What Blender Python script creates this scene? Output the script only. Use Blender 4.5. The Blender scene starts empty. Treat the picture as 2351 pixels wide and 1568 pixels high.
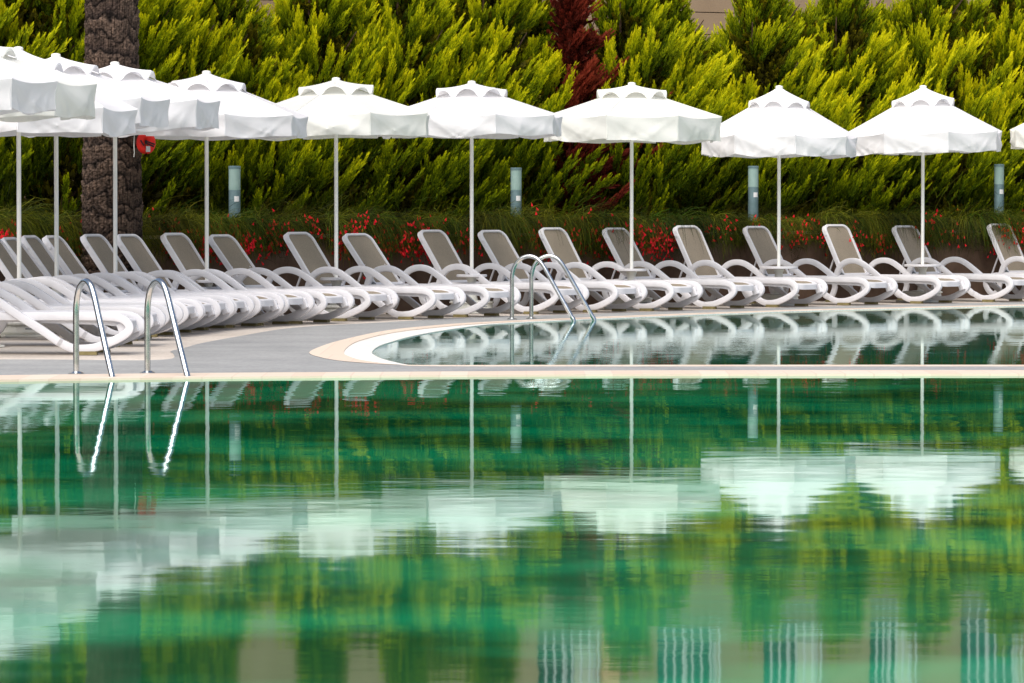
import bpy, bmesh, math, random
import numpy as np
from mathutils import Vector, Matrix
from mathutils.geometry import tessellate_polygon

random.seed(7)
RNG = np.random.default_rng(11)
scene = bpy.context.scene
COL = scene.collection
PI = math.pi

# ------------------------------------------------------------------ camera
HC = 1.4
LENS = 150.0
F = LENS / 36.0 * 2351.0
CX, CY, YH = 1175.5, 784.0, 475.0
PITCH = math.atan((CY - YH) / F)
cam_d = bpy.data.cameras.new("camera")
cam = bpy.data.objects.new("camera", cam_d)
COL.objects.link(cam)
cam_d.lens = LENS
cam_d.sensor_width = 36.0
cam_d.clip_start = 0.5
cam_d.clip_end = 1500.0
cam.location = (0, 0, HC)
cam.rotation_euler = (PI / 2 - PITCH, 0, 0)
scene.camera = cam

CP, SP = math.cos(PITCH), math.sin(PITCH)
def ray(x, y):
    dx = (x - CX) / F
    v = -(y - CY) / F
    return Vector((dx, CP + v * SP, -SP + v * CP))
def G(x, y, z=0.0):
    """survey helper: ground position seen at photo coordinate"""
    r = ray(x, y)
    t = (z - HC) / r.z
    return Vector((r.x * t, r.y * t, z))
def AT(x, d):
    return (x - CX) / F * d
def HT(y, d):
    return HC + (YH - y) * d / F

# ------------------------------------------------------------------ helpers
def tag(o, label=None, cat=None, group=None, kind=None):
    if label: o['label'] = label
    if cat: o['category'] = cat
    if group: o['group'] = group
    if kind: o['kind'] = kind
    return o

def empty(name, loc=(0, 0, 0), rz=0.0):
    o = bpy.data.objects.new(name, None)
    o.empty_display_size = 0.2
    o.location = loc
    o.rotation_euler = (0, 0, rz)
    COL.objects.link(o)
    return o

def link(name, me, mat, parent=None, smooth=False):
    if mat is not None:
        if isinstance(mat, (list, tuple)):
            for m in mat: me.materials.append(m)
        else:
            me.materials.append(mat)
    if smooth:
        me.polygons.foreach_set('use_smooth', [True] * len(me.polygons))
        me.set_sharp_from_angle(angle=math.radians(40 if smooth is True else smooth))
    o = bpy.data.objects.new(name, me)
    COL.objects.link(o)
    if parent is not None: o.parent = parent
    return o

class MB:
    def __init__(s):
        s.v = []; s.f = []
    def add(s, vs, fs):
        n = len(s.v)
        s.v += [tuple(p) for p in vs]
        s.f += [tuple(i + n for i in f) for f in fs]
    def box(s, c, d, rz=0, taper=1.0, rot=None):
        cx, cy, cz = c; a, b, h = d[0] / 2, d[1] / 2, d[2] / 2
        vs = []
        for z, k in ((-h, 1.0), (h, taper)):
            for x, y in ((-a, -b), (a, -b), (a, b), (-a, b)):
                p = Vector((x * k, y * k, z))
                if rot is not None: p = rot @ p
                elif rz: p = Matrix.Rotation(rz, 3, 'Z') @ p
                vs.append(p + Vector(c))
        s.add(vs, [(3, 2, 1, 0), (4, 5, 6, 7), (0, 1, 5, 4), (1, 2, 6, 5), (2, 3, 7, 6), (3, 0, 4, 7)])
    def tube(s, pts, r, n=10, cap=True, radii=None):
        pts = [Vector(p) for p in pts]
        up = None
        rings = []
        for i, p in enumerate(pts):
            a = pts[max(i - 1, 0)]; b = pts[min(i + 1, len(pts) - 1)]
            t = (b - a).normalized()
            if up is None:
                up = t.orthogonal().normalized()
            else:
                up = (up - t * up.dot(t)).normalized()
            w = t.cross(up)
            rr = radii[i] if radii else r
            rings.append([p + (up * math.cos(2 * PI * k / n) + w * math.sin(2 * PI * k / n)) * rr for k in range(n)])
        vs = [q for ring in rings for q in ring]
        fs = []
        for i in range(len(rings) - 1):
            for k in range(n):
                a = i * n + k; b = i * n + (k + 1) % n
                fs.append((a, b, b + n, a + n))
        if cap:
            fs.append(tuple(range(n - 1, -1, -1)))
            m = (len(rings) - 1) * n
            fs.append(tuple(range(m, m + n)))
        s.add(vs, fs)
    def lathe(s, prof, c=(0, 0, 0), n=24):
        vs = []; fs = []
        for r, z in prof:
            for k in range(n):
                a = 2 * PI * k / n
                vs.append((c[0] + r * math.cos(a), c[1] + r * math.sin(a), c[2] + z))
        for i in range(len(prof) - 1):
            for k in range(n):
                a = i * n + k; b = i * n + (k + 1) % n
                fs.append((a, b, b + n, a + n))
        fs.append(tuple(range(n - 1, -1, -1)))
        m = (len(prof) - 1) * n
        fs.append(tuple(range(m, m + n)))
        s.add(vs, fs)
    def mesh(s, name):
        me = bpy.data.meshes.new(name)
        me.from_pydata(s.v, [], s.f)
        me.update()
        return me
    def build(s, name, mat, parent=None, smooth=False, bevel=0.0, seg=2):
        me = s.mesh(name)
        if bevel > 0:
            bm = bmesh.new(); bm.from_mesh(me)
            bmesh.ops.remove_doubles(bm, verts=bm.verts, dist=1e-5)
            bmesh.ops.bevel(bm, geom=[e for e in bm.edges if e.is_manifold and e.calc_face_angle(0) > 0.5],
                            offset=bevel, segments=seg, affect='EDGES', profile=0.5)
            bm.to_mesh(me); bm.free()
        o = link(name, me, mat, parent, smooth)
        return o

def catmull(pts, n=8, closed=False):
    pts = [Vector(p) for p in pts]
    out = []
    m = len(pts)
    rng = range(m) if closed else range(m - 1)
    for i in rng:
        if closed:
            p0, p1, p2, p3 = pts[(i - 1) % m], pts[i], pts[(i + 1) % m], pts[(i + 2) % m]
        else:
            p0, p1, p2, p3 = pts[max(i - 1, 0)], pts[i], pts[i + 1], pts[min(i + 2, m - 1)]
        for k in range(n):
            t = k / n
            out.append(0.5 * ((2 * p1) + (p2 - p0) * t + (2 * p0 - 5 * p1 + 4 * p2 - p3) * t * t + (-p0 + 3 * p1 - 3 * p2 + p3) * t ** 3))
    if not closed: out.append(pts[-1])
    return out

def copy_tree(o, parent=None):
    c = o.copy()
    COL.objects.link(c)
    c.parent = parent
    for ch in list(KIDS.get(o.name, [])):
        copy_child(ch, c)
    return c
def copy_child(ch, newp):
    d = ch.copy()
    COL.objects.link(d)
    d.parent = newp
    for g in [k for k in bpy.data.objects if k.parent == ch]:
        copy_child(g, d)
KIDS = {}
def register(root):
    KIDS[root.name] = [k for k in bpy.data.objects if k.parent == root]

# ------------------------------------------------------------------ materials
def new_mat(name):
    m = bpy.data.materials.new(name)
    m.use_nodes = True
    nt = m.node_tree
    return m, nt, nt.nodes['Principled BSDF']
def ramp(nt, stops):
    r = nt.nodes.new('ShaderNodeValToRGB')
    el = r.color_ramp.elements
    el[0].position, el[0].color = stops[0][0], (*stops[0][1], 1)
    el[1].position, el[1].color = stops[-1][0], (*stops[-1][1], 1)
    for p, c in stops[1:-1]:
        e = el.new(p); e.color = (*c, 1)
    return r
def noise_mat(name, c1, c2, scale=5, rough=0.6, bump=0.0, bscale=40, spec=0.3, stretch=None, detail=6, metallic=0.0):
    m, nt, b = new_mat(name)
    tc = nt.nodes.new('ShaderNodeTexCoord')
    mp = nt.nodes.new('ShaderNodeMapping')
    nt.links.new(tc.outputs['Object'], mp.inputs['Vector'])
    if stretch: mp.inputs['Scale'].default_value = stretch
    n = nt.nodes.new('ShaderNodeTexNoise')
    n.inputs['Scale'].default_value = scale
    n.inputs['Detail'].default_value = detail
    nt.links.new(mp.outputs[0], n.inputs['Vector'])
    r = ramp(nt, [(0.3, c1), (0.7, c2)])
    nt.links.new(n.outputs['Fac'], r.inputs['Fac'])
    nt.links.new(r.outputs['Color'], b.inputs['Base Color'])
    b.inputs['Roughness'].default_value = rough
    b.inputs['Specular IOR Level'].default_value = spec
    b.inputs['Metallic'].default_value = metallic
    if bump > 0:
        n2 = nt.nodes.new('ShaderNodeTexNoise')
        n2.inputs['Scale'].default_value = bscale
        n2.inputs['Detail'].default_value = 4
        nt.links.new(mp.outputs[0], n2.inputs['Vector'])
        bp = nt.nodes.new('ShaderNodeBump')
        bp.inputs['Strength'].default_value = 1.0
        bp.inputs['Distance'].default_value = bump
        nt.links.new(n2.outputs['Fac'], bp.inputs['Height'])
        nt.links.new(bp.outputs[0], b.inputs['Normal'])
    return m

M = {}
M['plastic'] = noise_mat('white_resin', (0.66, 0.65, 0.67), (0.73, 0.72, 0.74), 6, 0.42, 0.0006, 60, 0.35)
M['base_plastic'] = noise_mat('cream_resin', (0.60, 0.60, 0.54), (0.72, 0.71, 0.66), 8, 0.55, 0.001, 30, 0.3)
M['pad'] = noise_mat('olive_rubber', (0.16, 0.13, 0.05), (0.24, 0.20, 0.09), 20, 0.8)
M['pole'] = noise_mat('painted_pole', (0.84, 0.83, 0.77), (0.92, 0.91, 0.86), 3, 0.4, 0.0, spec=0.4)
M['rib'] = noise_mat('rib_metal', (0.45, 0.45, 0.45), (0.6, 0.6, 0.6), 5, 0.5)
M['bracket'] = noise_mat('grey_bracket', (0.10, 0.12, 0.13), (0.2, 0.22, 0.24), 20, 0.5)

def sling_mat():
    m, nt, b = new_mat('taupe_sling')
    tc = nt.nodes.new('ShaderNodeTexCoord')
    n = nt.nodes.new('ShaderNodeTexNoise'); n.inputs['Scale'].default_value = 220
    n.inputs['Detail'].default_value = 2
    n3 = nt.nodes.new('ShaderNodeTexNoise'); n3.inputs['Scale'].default_value = 3
    nt.links.new(tc.outputs['Object'], n.inputs['Vector'])
    nt.links.new(tc.outputs['Object'], n3.inputs['Vector'])
    r = ramp(nt, [(0.35, (0.215, 0.178, 0.132)), (0.65, (0.35, 0.297, 0.228))])
    nt.links.new(n.outputs['Fac'], r.inputs['Fac'])
    r2 = ramp(nt, [(0.3, (0.9, 0.9, 0.9)), (0.7, (1.08, 1.08, 1.08))])
    nt.links.new(n3.outputs['Fac'], r2.inputs['Fac'])
    mx = nt.nodes.new('ShaderNodeMix'); mx.data_type = 'RGBA'; mx.blend_type = 'MULTIPLY'
    mx.inputs['Factor'].default_value = 1
    nt.links.new(r.outputs[0], mx.inputs['A']); nt.links.new(r2.outputs[0], mx.inputs['B'])
    nt.links.new(mx.outputs['Result'], b.inputs['Base Color'])
    b.inputs['Roughness'].default_value = 0.8
    b.inputs['Specular IOR Level'].default_value = 0.2
    return m
M['sling'] = sling_mat()

def fabric_mat(name, c1, c2, trans=0.3):
    m, nt, b = new_mat(name)
    tc = nt.nodes.new('ShaderNodeTexCoord')
    n = nt.nodes.new('ShaderNodeTexNoise'); n.inputs['Scale'].default_value = 2.5; n.inputs['Detail'].default_value = 6
    nt.links.new(tc.outputs['Object'], n.inputs['Vector'])
    r = ramp(nt, [(0.3, c1), (0.7, c2)])
    nt.links.new(n.outputs['Fac'], r.inputs['Fac'])
    nt.links.new(r.outputs[0], b.inputs['Base Color'])
    b.inputs['Roughness'].default_value = 0.85
    b.inputs['Specular IOR Level'].default_value = 0.15
    n2 = nt.nodes.new('ShaderNodeTexNoise'); n2.inputs['Scale'].default_value = 16; n2.inputs['Detail'].default_value = 6
    nt.links.new(tc.outputs['Object'], n2.inputs['Vector'])
    bp = nt.nodes.new('ShaderNodeBump'); bp.inputs['Distance'].default_value = 0.004
    bp.inputs['Strength'].default_value = 0.6
    nt.links.new(n2.outputs['Fac'], bp.inputs['Height'])
    nt.links.new(bp.outputs[0], b.inputs['Normal'])
    tr = nt.nodes.new('ShaderNodeBsdfTranslucent')
    nt.links.new(r.outputs[0], tr.inputs['Color'])
    ms = nt.nodes.new('ShaderNodeMixShader'); ms.inputs[0].default_value = trans
    nt.links.new(b.outputs[0], ms.inputs[1]); nt.links.new(tr.outputs[0], ms.inputs[2])
    nt.links.new(ms.outputs[0], nt.nodes['Material Output'].inputs['Surface'])
    return m
M['canvas'] = fabric_mat('white_canvas', (0.87, 0.86, 0.87), (0.92, 0.91, 0.92))
M['canvas_cream'] = fabric_mat('cream_canvas', (0.86, 0.86, 0.81), (0.91, 0.91, 0.87))

def steel_mat():
    m, nt, b = new_mat('stainless_steel')
    b.inputs['Metallic'].default_value = 1.0
    tc = nt.nodes.new('ShaderNodeTexCoord')
    n = nt.nodes.new('ShaderNodeTexNoise'); n.inputs['Scale'].default_value = 14
    nt.links.new(tc.outputs['Object'], n.inputs['Vector'])
    r = ramp(nt, [(0.3, (0.5, 0.53, 0.53)), (0.7, (0.72, 0.74, 0.75))])
    nt.links.new(n.outputs['Fac'], r.inputs['Fac']); nt.links.new(r.outputs[0], b.inputs['Base Color'])
    b.inputs['Roughness'].default_value = 0.22
    return m
M['steel'] = steel_mat()

def deck_mat(name, c1, c2, streak=True, bump=0.002, rough=0.75):
    m, nt, b = new_mat(name)
    tc = nt.nodes.new('ShaderNodeTexCoord')
    n = nt.nodes.new('ShaderNodeTexNoise'); n.inputs['Scale'].default_value = 1.2; n.inputs['Detail'].default_value = 8
    n.inputs['Roughness'].default_value = 0.65
    nt.links.new(tc.outputs['Object'], n.inputs['Vector'])
    r = ramp(nt, [(0.3, c1), (0.7, c2)])
    nt.links.new(n.outputs['Fac'], r.inputs['Fac'])
    n4 = nt.nodes.new('ShaderNodeTexNoise'); n4.inputs['Scale'].default_value = 25; n4.inputs['Detail'].default_value = 3
    nt.links.new(tc.outputs['Object'], n4.inputs['Vector'])
    r4 = ramp(nt, [(0.3, (0.84, 0.84, 0.84)), (0.7, (1.1, 1.1, 1.1))])
    nt.links.new(n4.outputs['Fac'], r4.inputs['Fac'])
    mx = nt.nodes.new('ShaderNodeMix'); mx.data_type = 'RGBA'; mx.blend_type = 'MULTIPLY'; mx.inputs['Factor'].default_value = 1
    nt.links.new(r.outputs[0], mx.inputs['A']); nt.links.new(r4.outputs[0], mx.inputs['B'])
    nt.links.new(mx.outputs['Result'], b.inputs['Base Color'])
    b.inputs['Roughness'].default_value = rough
    b.inputs['Specular IOR Level'].default_value = 0.25
    bp = nt.nodes.new('ShaderNodeBump'); bp.inputs['Distance'].default_value = bump
    nt.links.new(n4.outputs['Fac'], bp.inputs['Height']); nt.links.new(bp.outputs[0], b.inputs['Normal'])
    return m
M['cream_deck'] = deck_mat('cream_deck', (0.52, 0.455, 0.39), (0.66, 0.59, 0.515))
M['grey_deck'] = deck_mat('grey_deck', (0.265, 0.268, 0.266), (0.355, 0.356, 0.350))
M['white_tile'] = deck_mat('white_tile', (0.80, 0.78, 0.72), (0.88, 0.86, 0.82), rough=0.4)

def coping_mat():
    m, nt, b = new_mat('coping_stone')
    tc = nt.nodes.new('ShaderNodeTexCoord')
    br = nt.nodes.new('ShaderNodeTexBrick')
    br.inputs['Scale'].default_value = 1.0
    br.inputs['Brick Width'].default_value = 0.24
    br.inputs['Row Height'].default_value = 4.0
    br.inputs['Mortar Size'].default_value = 0.008
    br.inputs['Color1'].default_value = (0.66, 0.52, 0.41, 1)
    br.inputs['Color2'].default_value = (0.73, 0.61, 0.50, 1)
    br.inputs['Mortar'].default_value = (0.66, 0.52, 0.42, 1)
    nt.links.new(tc.outputs['Object'], br.inputs['Vector'])
    nt.links.new(br.outputs['Color'], b.inputs['Base Color'])
    b.inputs['Roughness'].default_value = 0.55
    return m
M['coping'] = coping_mat()

def water_mat(name, teal1, teal2, amp, amp2, rough, tint):
    m, nt, b = new_mat(name)
    tc = nt.nodes.new('ShaderNodeTexCoord')
    # slow colour drift of the water body
    mpc = nt.nodes.new('ShaderNodeMapping'); mpc.inputs['Scale'].default_value = (0.35, 0.5, 1)
    nt.links.new(tc.outputs['Object'], mpc.inputs['Vector'])
    nc = nt.nodes.new('ShaderNodeTexNoise'); nc.inputs['Scale'].default_value = 1.3; nc.inputs['Detail'].default_value = 3
    nt.links.new(mpc.outputs[0], nc.inputs['Vector'])
    r = ramp(nt, [(0.38, teal1), (0.62, teal2)])
    nt.links.new(nc.outputs['Fac'], r.inputs['Fac']); nt.links.new(r.outputs[0], b.inputs['Base Color'])
    # tinted body under a mirror-like surface, blended by Fresnel
    b.inputs['Specular IOR Level'].default_value = 0.0
    b.inputs['Roughness'].default_value = 0.9
    gl = nt.nodes.new('ShaderNodeBsdfGlossy'); gl.inputs['Color'].default_value = tint
    gl.inputs['Roughness'].default_value = rough
    fr = nt.nodes.new('ShaderNodeFresnel'); fr.inputs['IOR'].default_value = 1.58
    mx = nt.nodes.new('ShaderNodeMixShader')
    nt.links.new(fr.outputs[0], mx.inputs[0]); nt.links.new(b.outputs[0], mx.inputs[1]); nt.links.new(gl.outputs[0], mx.inputs[2])
    nt.links.new(mx.outputs[0], nt.nodes['Material Output'].inputs['Surface'])
    if rough > 0.03:
        # the breeze roughens the open middle of the pool, the lee side by the coping stays glassy
        sx = nt.nodes.new('ShaderNodeSeparateXYZ'); nt.links.new(tc.outputs['Object'], sx.inputs[0])
        mr = nt.nodes.new('ShaderNodeMapRange'); mr.interpolation_type = 'SMOOTHSTEP'
        mr.inputs['From Min'].default_value = 13; mr.inputs['From Max'].default_value = 32
        mr.inputs['To Min'].default_value = 0.040; mr.inputs['To Max'].default_value = 0.012
        nt.links.new(sx.outputs['Y'], mr.inputs['Value']); nt.links.new(mr.outputs[0], gl.inputs['Roughness'])
    # ripples: broad swell + fine shimmer that comes and goes in patches
    def nz(sc, scale, det, dist=0.0):
        mp = nt.nodes.new('ShaderNodeMapping'); mp.inputs['Scale'].default_value = sc
        nt.links.new(tc.outputs['Object'], mp.inputs['Vector'])
        n = nt.nodes.new('ShaderNodeTexNoise'); n.inputs['Scale'].default_value = scale; n.inputs['Detail'].default_value = det
        nt.links.new(mp.outputs[0], n.inputs['Vector'])
        return n
    n1 = nz((0.8, 1.0, 1), 1.1, 2)
    n2 = nz((0.7, 1.0, 1), 7.0, 3)
    np_ = nz((0.25, 0.18, 1), 1.0, 2)
    rp = ramp(nt, [(0.42, (0.25, 0.25, 0.25)), (0.62, (1, 1, 1))])
    nt.links.new(np_.outputs['Fac'], rp.inputs['Fac'])
    mu = nt.nodes.new('ShaderNodeMath'); mu.operation = 'MULTIPLY'
    nt.links.new(n2.outputs['Fac'], mu.inputs[0]); nt.links.new(rp.outputs[0], mu.inputs[1])
    m2 = nt.nodes.new('ShaderNodeMath'); m2.operation = 'MULTIPLY'; m2.inputs[1].default_value = amp2
    nt.links.new(mu.outputs[0], m2.inputs[0])
    m1 = nt.nodes.new('ShaderNodeMath'); m1.operation = 'MULTIPLY_ADD'; m1.inputs[1].default_value = amp
    nt.links.new(n1.outputs['Fac'], m1.inputs[0]); nt.links.new(m2.outputs[0], m1.inputs[2])
    bp = nt.nodes.new('ShaderNodeBump'); bp.inputs['Strength'].default_value = 1.0; bp.inputs['Distance'].default_value = 1.0
    nt.links.new(m1.outputs[0], bp.inputs['Height']); nt.links.new(bp.outputs[0], gl.inputs['Normal']); nt.links.new(bp.outputs[0], fr.inputs['Normal'])
    return m
M['water_near'] = water_mat('near_pool_water', (0.0, 0.080, 0.028), (0.0, 0.30, 0.125), 0.0016, 0.00038, 0.045, (0.86, 1.0, 0.95, 1))
M['water_far'] = water_mat('far_pool_water', (0.0, 0.11, 0.055), (0.0, 0.17, 0.11), 0.0011, 0.0008, 0.008, (0.90, 1.0, 0.97, 1))

M['planter'] = noise_mat('brown_render', (0.10, 0.060, 0.040), (0.17, 0.11, 0.075), 4, 0.9, 0.004, 60)
M['cap'] = noise_mat('wall_cap', (0.36, 0.27, 0.19), (0.48, 0.38, 0.27), 6, 0.8)
M['facade'] = noise_mat('beige_facade', (0.34, 0.24, 0.155), (0.43, 0.31, 0.205), 1.5, 0.9, 0.003, 40)
M['groove'] = noise_mat('facade_groove', (0.26, 0.18, 0.12), (0.32, 0.23, 0.15), 3, 0.9)
M['win_frame'] = noise_mat('white_window_frame', (0.55, 0.55, 0.58), (0.66, 0.66, 0.69), 3, 0.5)
M['soil'] = noise_mat('planter_soil', (0.02, 0.014, 0.008), (0.05, 0.035, 0.02), 9, 0.95, 0.01, 30)
def glass_mat():
    m, nt, b = new_mat('dark_glass')
    tc = nt.nodes.new('ShaderNodeTexCoord')
    n = nt.nodes.new('ShaderNodeTexNoise'); n.inputs['Scale'].default_value = 0.9
    nt.links.new(tc.outputs['Object'], n.inputs['Vector'])
    r = ramp(nt, [(0.4, (0.01, 0.04, 0.05)), (0.6, (0.03, 0.12, 0.13))])
    nt.links.new(n.outputs['Fac'], r.inputs['Fac']); nt.links.new(r.outputs[0], b.inputs['Base Color'])
    b.inputs['Roughness'].default_value = 0.08
    return m
M['glass'] = glass_mat()
M['curtain'] = noise_mat('curtain', (0.62, 0.62, 0.50), (0.75, 0.74, 0.62), 6, 0.9, stretch=(6, 6, 0.5))
M['peach'] = noise_mat('peach_panel', (0.68, 0.40, 0.22), (0.75, 0.48, 0.29), 3, 0.9)

def leaf_mat(name, trans=0.35):
    m, nt, b = new_mat(name)
    at = nt.nodes.new('ShaderNodeAttribute'); at.attribute_name = 'tint'
    nt.links.new(at.outputs['Color'], b.inputs['Base Color'])
    b.inputs['Roughness'].default_value = 0.6
    b.inputs['Specular IOR Level'].default_value = 0.15
    tr = nt.nodes.new('ShaderNodeBsdfTranslucent')
    nt.links.new(at.outputs['Color'], tr.inputs['Color'])
    ms = nt.nodes.new('ShaderNodeMixShader'); ms.inputs[0].default_value = trans
    nt.links.new(b.outputs[0], ms.inputs[1]); nt.links.new(tr.outputs[0], ms.inputs[2])
    nt.links.new(ms.outputs[0], nt.nodes['Material Output'].inputs['Surface'])
    return m
M['foliage'] = leaf_mat('cypress_foliage')
M['stems'] = leaf_mat('stem_foliage', 0.25)
M['trunk'] = noise_mat('cypress_bark', (0.06, 0.035, 0.02), (0.12, 0.07, 0.045), 12, 0.9, 0.01, 30)

def palm_mat():
    m, nt, b = new_mat('palm_bark')
    tc = nt.nodes.new('ShaderNodeTexCoord')
    at = nt.nodes.new('ShaderNodeAttribute'); at.attribute_name = 'tint'
    mp = nt.nodes.new('ShaderNodeMapping'); mp.inputs['Scale'].default_value = (1, 1, 0.35)
    nt.links.new(tc.outputs['Object'], mp.inputs['Vector'])
    n = nt.nodes.new('ShaderNodeTexNoise'); n.inputs['Scale'].default_value = 28; n.inputs['Detail'].default_value = 6
    nt.links.new(mp.outputs[0], n.inputs['Vector'])
    r = ramp(nt, [(0.3, (0.35, 0.35, 0.35)), (0.55, (1, 1, 1)), (0.8, (1.7, 1.6, 1.5))])
    nt.links.new(n.outputs['Fac'], r.inputs['Fac'])
    mx = nt.nodes.new('ShaderNodeMix'); mx.data_type = 'RGBA'; mx.blend_type = 'MULTIPLY'; mx.inputs['Factor'].default_value = 1
    nt.links.new(at.outputs['Color'], mx.inputs['A']); nt.links.new(r.outputs[0], mx.inputs['B'])
    nt.links.new(mx.outputs['Result'], b.inputs['Base Color'])
    b.inputs['Roughness'].default_value = 0.9
    b.inputs['Specular IOR Level'].default_value = 0.15
    bp = nt.nodes.new('ShaderNodeBump'); bp.inputs['Distance'].default_value = 0.02
    nt.links.new(n.outputs['Fac'], bp.inputs['Height']); nt.links.new(bp.outputs[0], b.inputs['Normal'])
    return m
M['palm'] = palm_mat()
M['red'] = noise_mat('red_foam', (0.75, 0.015, 0.01), (0.85, 0.03, 0.02), 5, 0.5)
M['black'] = noise_mat('black_strap', (0.01, 0.012, 0.015), (0.03, 0.03, 0.035), 9, 0.7)
M['labelm'] = noise_mat('pale_label', (0.45, 0.50, 0.50), (0.62, 0.66, 0.66), 30, 0.6)
M['lamp_top'] = noise_mat('bollard_diffuser', (0.20, 0.31, 0.28), (0.27, 0.38, 0.35), 6, 0.4)
M['lamp_body'] = noise_mat('bollard_metal', (0.10, 0.17, 0.18), (0.17, 0.25, 0.27), 8, 0.45, metallic=0.3)
M['wlabel'] = noise_mat('white_label', (0.6, 0.6, 0.6), (0.75, 0.75, 0.75), 90, 0.6)
M['rope'] = noise_mat('white_cord', (0.7, 0.7, 0.65), (0.8, 0.8, 0.75), 40, 0.8)

# ------------------------------------------------------------------ setting: deck and pools
ZD = 0.015
def sheet(name, outer, holes, z, mat, kind='structure'):
    loops = [[Vector((p[0], p[1], z)) for p in outer]] + [[Vector((p[0], p[1], z)) for p in h] for h in holes]
    tris = tessellate_polygon(loops)
    vs = [p for l in loops for p in l]
    fs = []
    for t in tris:
        a, b, c = (vs[i] for i in t)
        if ((b - a).cross(c - a)).z < 0: t = (t[0], t[2], t[1])
        fs.append(tuple(t))
    me = bpy.data.meshes.new(name)
    me.from_pydata([tuple(p) for p in vs], [], fs); me.update()
    o = link(name, me, mat)
    tag(o, kind=kind)
    return o
def band(name, a, b, ztop, zbot, mat, closed=True):
    """ring between outline a (outer) and b (inner), with a vertical face at b"""
    n = len(a); vs = []; fs = []
    for p, q in zip(a, b):
        vs += [(p[0], p[1], ztop), (q[0], q[1], ztop), (q[0], q[1], zbot)]
    rng = range(n) if closed else range(n - 1)
    for i in rng:
        j = (i + 1) % n
        for k in (0, 1):
            fs.append((i * 3 + k, j * 3 + k, j * 3 + k + 1, i * 3 + k + 1))
    me = bpy.data.meshes.new(name); me.from_pydata(vs, [], fs); me.update()
    bm = bmesh.new(); bm.from_mesh(me); bmesh.ops.recalc_face_normals(bm, faces=bm.faces)
    # make the top face up
    tot = sum(f.normal.z * f.calc_area() for f in bm.faces if abs(f.normal.z) > 0.5)
    if tot < 0: bmesh.ops.reverse_faces(bm, faces=bm.faces)
    bm.to_mesh(me); bm.free()
    o = link(name, me, mat); tag(o, kind='structure'); return o

def spl(pts, z, n=6):
    w = [G(x, y, z) for x, y in pts]
    return catmull(w, n)

# far pool: three matching outlines (coping outside, tile band outside, water edge)
farO = [(3000, 685), (2351, 699.4), (1928, 708.7), (1700, 715.6), (1505, 722.6), (1284, 731.5), (1081, 741), (984, 748.5), (884, 759.5), (784, 781), (733, 797), (710, 810), (733, 820), (784, 829), (884, 836.5), (984, 838.5), (1300, 838.2), (1700, 838), (2351, 838), (3000, 838)]
farW = [(3000, 686.5), (2351, 700.4), (1928, 710), (1700, 717), (1505, 724.6), (1284, 733.6), (1117, 742), (1010, 750.5), (905, 763), (830, 780.5), (800, 795), (789, 810), (800, 818), (830, 827), (905, 836.8), (984, 840.4), (1300, 841), (1700, 841), (2351, 841), (3000, 841)]
farQ = [(3000, 687.4), (2351, 701.3), (1928, 711), (1700, 718.4), (1505, 726.2), (1284, 735.5), (1134, 743.4), (1050, 753), (960, 768), (900, 783.5), (868, 795), (854, 808), (862, 816), (884, 825), (935, 836.3), (990, 841.3), (1300, 842), (1700, 842), (2351, 842), (3000, 842)]
O_w = spl(farO, ZD); W_w = spl(farW, ZD); Q_w = spl(farQ, ZD - 0.004)
# near pool water edge and the back of its coping
nearE = [(-1500, 892), (-700, 882), (0, 872.5), (437, 867), (784, 863.6), (1175, 861), (1567, 859.4), (2351, 858.8), (3100, 858.8)]
nearB = [(-1500, 880), (-700, 871), (0, 862), (437, 857), (784, 854.8), (1175, 852.5), (1567, 850.6), (2351, 850.3), (3100, 850.3)]
E_w = spl(nearE, ZD); B_w = spl(nearB, ZD)
xl, xr = E_w[0].x, E_w[-1].x
near_poly = list(E_w) + [Vector((xr, 6.0, 0)), Vector((xl, 6.0, 0))]
near_out = list(B_w) + [Vector((xr + 0.4, B_w[-1].y, 0)), Vector((xr + 0.4, 5.6, 0)), Vector((xl - 0.4, 5.6, 0)), Vector((xl - 0.4, B_w[0].y, 0))]
# deck: one cream sheet with the pool openings
sheet('deck', [(-250, -80), (250, -80), (250, 420), (-250, 420)], [near_out, O_w], ZD - 0.004, M['cream_deck'])
grey_edge = [(-1500, 834), (-500, 828), (0, 825), (250, 826.5), (333, 827), (395, 823), (398, 812), (392, 806), (425, 798), (466, 787), (556, 770.5), (646, 755.5), (736, 747.5), (860, 741), (1000, 733), (1081, 728.8), (1284, 722.5), (1505, 715.5), (1928, 702.9), (2351, 693.4), (3300, 676)]
g_w = spl(grey_edge, ZD, 4)
far_close = list(O_w)
sheet('grey_paving', list(g_w) + [Vector((B_w[-1].x + 0.2, B_w[-1].y, 0))] + list(reversed(B_w)), [far_close], ZD, M['grey_deck'])
band('coping', O_w, W_w, ZD + 0.003, -0.12, M['coping'])
band('pool_gutter', W_w, Q_w, ZD - 0.006, -0.12, M['white_tile'])
qx = [Vector((p.x, p.y, 0)) for p in Q_w]
wq = []
cen = sum(qx, Vector()) / len(qx)
sheet('pool_water', [p for p in W_w], [], 0.0, M['water_far'])
band('near_coping', list(B_w) + [Vector((xr + 0.4, 5.6, 0)), Vector((xl - 0.4, 5.6, 0))], list(E_w) + [Vector((xr, 6.0, 0)), Vector((xl, 6.0, 0))], ZD + 0.003, -0.15, M['coping'])
sheet('near_pool_water', [Vector((p.x, p.y + 0.1, 0)) for p in E_w] + [Vector((xr, 6.0 - .1, 0)), Vector((xl, 6.0 - .1, 0))], [], 0.0, M['water_near'])

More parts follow.
